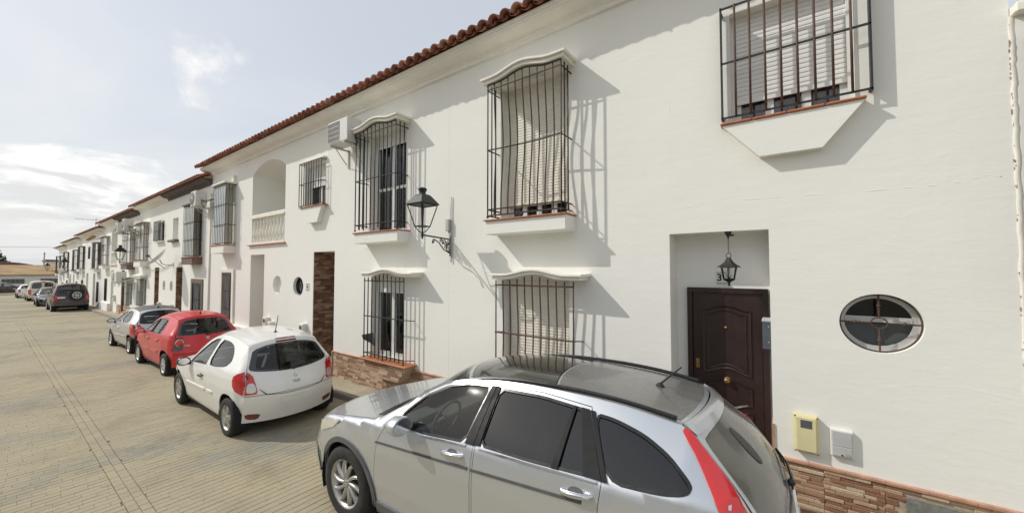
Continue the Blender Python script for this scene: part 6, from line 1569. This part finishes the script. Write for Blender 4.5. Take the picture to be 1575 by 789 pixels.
for sg in (1, -1):
    P = [(10.08, .995), (10.08, .90), (10.5, .80), (11.0, .78), (11.0, .995)]; s_.strip_panel('tail_lamp', P if sg > 0 else mirror_t(P), 'lamp_red', off=.010, st=.045)
    P = [(1.5, .62), (1.97, .55), (1.97, .99), (1.5, .99)]; s_.strip_panel('headlamp', P if sg > 0 else mirror_t(P), 'headlamp', off=.008)
antenna(s_, 2.25, 0, 1.38, .22, .75); plate(s_, 10.7, 0, .255, .055)

# ---- dark red off-roader with a spare wheel
off = dict(paint='paint_maroon', wb=2.65, r=.37, ra=.42, tw=.235, rim=.62, style=(6, 'wide', .0), rim_mat='hub_cap', sill=.36, mirror=(.75, 1.12), mirror_mat='trim_black', seat=1.4, rseat=2.2,
  C=[(-.72, .36), (-.78, .60), (-.72, .98), (-.25, 1.06), (.30, 1.12), (.68, 1.42), (1.0, 1.68), (1.6, 1.77), (2.6, 1.78), (3.28, 1.73), (3.46, 1.14), (3.52, .74), (3.46, .40)],
  E=[(-.58, .72, .38), (-.60, .75, .60), (-.55, .74, .96), (-.15, .76, 1.03), (.38, .765, 1.08), (.74, .71, 1.38), (1.05, .655, 1.60), (1.6, .64, 1.69), (2.6, .635, 1.69), (3.20, .63, 1.64), (3.36, .745, 1.12), (3.40, .78, .74), (3.36, .78, .42)],
  sharp=(4, 9), W=[(-.62, .75), (-.3, .82), (0, .87), (1.3, .875), (2.65, .875), (3.1, .85), (3.40, .78)], belt=[(.2, 1.05), (.6, 1.09), (3.2, 1.13)],
  doors=[dict(poly=[(.45, .42), (.5, 1.06), (.62, 1.15), (.9, 1.42), (1.1, 1.60), (1.42, 1.63), (1.42, .42)], win=[(.68, 1.14), (.94, 1.40), (1.12, 1.56), (1.36, 1.59), (1.36, 1.14)], handle=(1.25, 1.0), hmat='trim_black'),
         dict(poly=[(1.435, .42), (1.435, 1.63), (2.2, 1.64), (2.25, 1.1), (2.12, .72), (2.0, .42)], win=[(1.5, 1.14), (1.5, 1.59), (2.13, 1.60), (2.17, 1.14)], handle=(2.05, 1.0), hmat='trim_black')],
  quarter=[[(2.33, 1.15), (2.30, 1.60), (3.02, 1.58), (3.16, 1.16)]],
  side_over=[([(3.18, .72), (3.17, .98), (3.30, 1.0), (3.38, .74)], 'lamp_red', .012, 'tail_lamp'), ([(3.05, .42), (3.02, .68), (3.38, .68), (3.35, .42)], 'cladding_grey', .025, 'bumper_corner')])
o_ = Car(off, (-43.6, 3.32, -.44), R(.8), (1.02, 1.0, 1.09), 'dark red off-roader with spare wheel on its tailgate')
o_.base()
for nm, a, b in (('front_bumper', 0, 1.97), ('bonnet', 1.98, 4.0), ('roof', 5.96, 9.0)): o_.strip_panel(nm, R4(a, b), 'paint_maroon', st=.1)
o_.strip_panel('windscreen', R4(4.05, 5.95, -.92, .92), 'car_glass', off=-.004, st=.1); o_.strip_panel('a_pillar', R4(4.02, 6, -1, -.92), 'paint_maroon'); o_.strip_panel('a_pillar', R4(4.02, 6, .92, 1), 'paint_maroon')
RW = rounded(9.10, 9.92, -.86, .86); o_.strip_panel('tailgate', R4(9.02, 11.0), 'paint_maroon', holes=[RW], st=.08); o_.strip_panel('rear_window', RW, 'car_glass', off=-.002)
o_.strip_panel('rear_bumper', R4(10.98, 12, -1, 1), 'cladding_grey', off=.03, fl=.05)
for sg in (1, -1):
    P = R4(10.25, 10.95, .84, .995); o_.strip_panel('tail_lamp', P if sg > 0 else mirror_t(P), 'lamp_red', off=.012, st=.06)
    P = R4(11.25, 11.6, .6, .85); o_.strip_panel('reflector', P if sg > 0 else mirror_t(P), 'lamp_dark', off=.035, st=.06)
pc = o_.strip(10.18, .28)+Vector((.05, 0, -.02)); m = MB(); m.lathe([(.10, -.05), (.34, -.03), (.36, .05), (.345, .13), (.24, .15), (.22, .13)], 28, 0, 'x', tuple(pc)); sw = o_.mb(m, 'spare_wheel', 'tyre')
m = MB(); m.lathe([(.22, .13), (.205, .145), (.19, .12), (.001, .12)], 28, 0, 'x', tuple(pc))
o_.mb(m, 'spare_rim_base', 'underbody', sw); m = MB(); m.lathe([(.222, .14), (.20, .155), (.175, .15), (.17, .125)], 28, 0, 'x', tuple(pc)); m.lathe([(.001, .15), (.06, .15), (.07, .125)], 14, 0, 'x', tuple(pc))
for i in range(6):
    a = math.pi*i/3; m.tube([tuple(pc+Vector((.138, .05*math.cos(a), .05*math.sin(a)))), tuple(pc+Vector((.138, .19*math.cos(a), .19*math.sin(a))))], .032, 6)
o_.mb(m, 'spare_rim', 'hub_cap', sw); plate(o_, 10.55, -.52, .25, .06); m = MB(); m.tube([(3.2, -.72, .34), (3.2, .72, .34)], .03, 6); m.box((2.2, -.5, .3), (3.3, .5, .5)); o_.mb(m, 'chassis', 'underbody')

# ---- vehicles farther along
def simple_car(sp, loc, yaw, k, label, rear=True, cat='car', name='parked_car'):
    c = Car(sp, loc, yaw, k, label, cat, name); c.base(); pm = sp['paint']
    for nm, a, b in (('front_bumper', 0, 1.97), ('bonnet', 1.98, 4.0), ('roof', 5.96, 9.0)): c.strip_panel(nm, R4(a, b), pm, st=.1)
    c.strip_panel('windscreen', R4(4.05, 5.95, -.92, .92), 'car_glass', off=-.004, st=.1); c.strip_panel('a_pillar', R4(4.02, 6, -1, -.92), pm); c.strip_panel('a_pillar', R4(4.02, 6, .92, 1), pm)
    c.strip_panel('rear_bumper', R4(11.02, 12), pm, off=.01, st=.1)
    for sg in (1, -1):
        P = [(1.35, .60), (1.97, .52), (1.97, .99), (1.4, .99)]; c.strip_panel('headlamp', P if sg > 0 else mirror_t(P), 'headlamp', off=.012)
        P = [(10.1, .995), (10.1, .86), (11.0, .82), (11.0, .995)]; c.strip_panel('tail_lamp', P if sg > 0 else mirror_t(P), 'lamp_red', off=.012, st=.06)
    c.strip_panel('grille', R4(1.25, 1.75, -.45, .45), 'trim_black', off=.008)
    return c
navy = dict(clio2); navy['paint'] = 'paint_navy'; navy['mirror_mat'] = 'paint_navy'; navy['side_over'] = []
n_ = simple_car(navy, (-48.4, 3.05, -.49), R(180), 1.05, 'dark blue hatchback facing the camera behind the off-roader')
RW = rounded(9.08, 9.98, -.9, .9); n_.strip_panel('tailgate', R4(9.02, 11.0), 'paint_navy', holes=[RW], st=.1); n_.strip_panel('rear_window', RW, 'car_glass', off=.001); plate(n_, 1.0, 0)
van = dict(off); van.update(paint='paint_cream', mirror_mat='trim_black', r=.32, ra=.37, sill=.26,
  C=[(-.72, .26), (-.78, .55), (-.72, .90), (-.25, 1.04), (.25, 1.14), (.68, 1.48), (1.05, 1.75), (1.6, 1.83), (2.6, 1.84), (3.28, 1.80), (3.36, 1.12), (3.42, .62), (3.36, .30)],
  E=[(-.58, .70, .28), (-.60, .74, .55), (-.5, .73, .90), (-.15, .75, 1.0), (.36, .765, 1.08), (.74, .72, 1.42), (1.1, .68, 1.67), (1.6, .67, 1.755), (2.6, .665, 1.76), (3.22, .66, 1.72), (3.30, .76, 1.12), (3.33, .79, .62), (3.30, .79, .32)],
  quarter=[], side_over=[([(3.20, .72), (3.20, 1.08), (3.29, 1.08), (3.32, .72)], 'lamp_red', .012, 'tail_lamp')])
v_ = simple_car(van, (-61.2, 2.98, -.56), R(.6), 1.05, 'cream van with twin windowed rear doors behind the dark blue hatchback', cat='van', name='parked_van')
for sg in (1, -1):
    P = rounded(9.14, 9.95, .10, .88); d = [(9.03, .012), (11.0, .012), (11.0, .99), (9.03, .99)]
    if sg < 0: P, d = mirror_t(P), mirror_t(d)
    v_.strip_panel('rear_door', d, 'paint_cream', holes=[P], st=.1); v_.strip_panel('rear_window', P, 'roof_glass', off=.001)
plate(v_, 10.6, -.4, .25, .06); v_.strip_panel('brake_lamp', R4(8.95, 9.12, -.2, .2), 'lamp_red', off=.02)
wh = dict(clio2); wh['paint'] = 'paint_white'; wh['side_over'] = []
h_ = simple_car(wh, (-69.5, 2.55, -.63), R(.5), 1.05, 'small white hatchback half hidden ahead of the cream van')
RW = rounded(9.08, 9.98, -.9, .9); h_.strip_panel('tailgate', R4(9.02, 11.0), 'paint_white', holes=[RW], st=.1); h_.strip_panel('rear_window', RW, 'car_glass', off=.001)
sed = dict(paint='paint_wine', wb=2.68, r=.32, ra=.365, tw=.2, rim=.66, style=(5, 'wide', .2), sill=.22, mirror=(.72, .95), seat=1.4, rseat=2.2,
  C=[(-.82, .22), (-.88, .5), (-.80, .70), (-.3, .86), (.30, .97), (.85, 1.24), (1.30, 1.42), (1.75, 1.465), (2.15, 1.43), (2.50, 1.33), (2.98, 1.08), (3.62, .96), (3.68, .30)],
  E=[(-.62, .70, .24), (-.64, .74, .5), (-.5, .72, .72), (-.15, .74, .83), (.45, .75, .90), (.95, .66, 1.17), (1.38, .58, 1.33), (1.75, .56, 1.38), (2.15, .56, 1.35), (2.45, .57, 1.27), (2.88, .68, 1.03), (3.48, .74, .92), (3.52, .76, .32)],
  sharp=(4, 11), W=[(-.66, .74), (-.35, .83), (0, .87), (1.2, .88), (2.7, .88), (3.1, .86), (3.52, .76)], belt=[(.2, .88), (.6, .92), (2.6, .96), (3.3, .93)], erange=(1, 11),
  doors=[dict(poly=[(.42, .27), (.45, .8), (.55, .93), (.75, 1.02), (1.0, 1.17), (1.3, 1.29), (1.55, 1.335), (1.53, .6), (1.5, .27)], win=[(.75, .97), (1.03, 1.155), (1.32, 1.265), (1.5, 1.30), (1.46, .97)]),
         dict(poly=[(1.515, .27), (1.545, .6), (1.565, 1.337), (1.85, 1.34), (2.2, 1.30), (2.5, 1.15), (2.5, .97), (2.3, .72), (2.15, .5), (2.1, .27)], win=[(1.6, .97), (1.61, 1.305), (1.85, 1.31), (2.18, 1.27), (2.40, 1.13), (2.40, .98)])])
d_ = simple_car(sed, (-80.3, 2.62, -.72), R(-90), 1.05, 'dark maroon saloon parked across the street end before the warehouse')
d_.strip_panel('rear_window', R4(9.02, 9.98, -.93, .93), 'car_glass'); d_.strip_panel('c_pillar', R4(9.02, 9.98, -1, -.93), 'paint_wine'); d_.strip_panel('c_pillar', R4(9.02, 9.98, .93, 1), 'paint_wine'); d_.strip_panel('boot_lid', R4(9.99, 11.0), 'paint_wine')
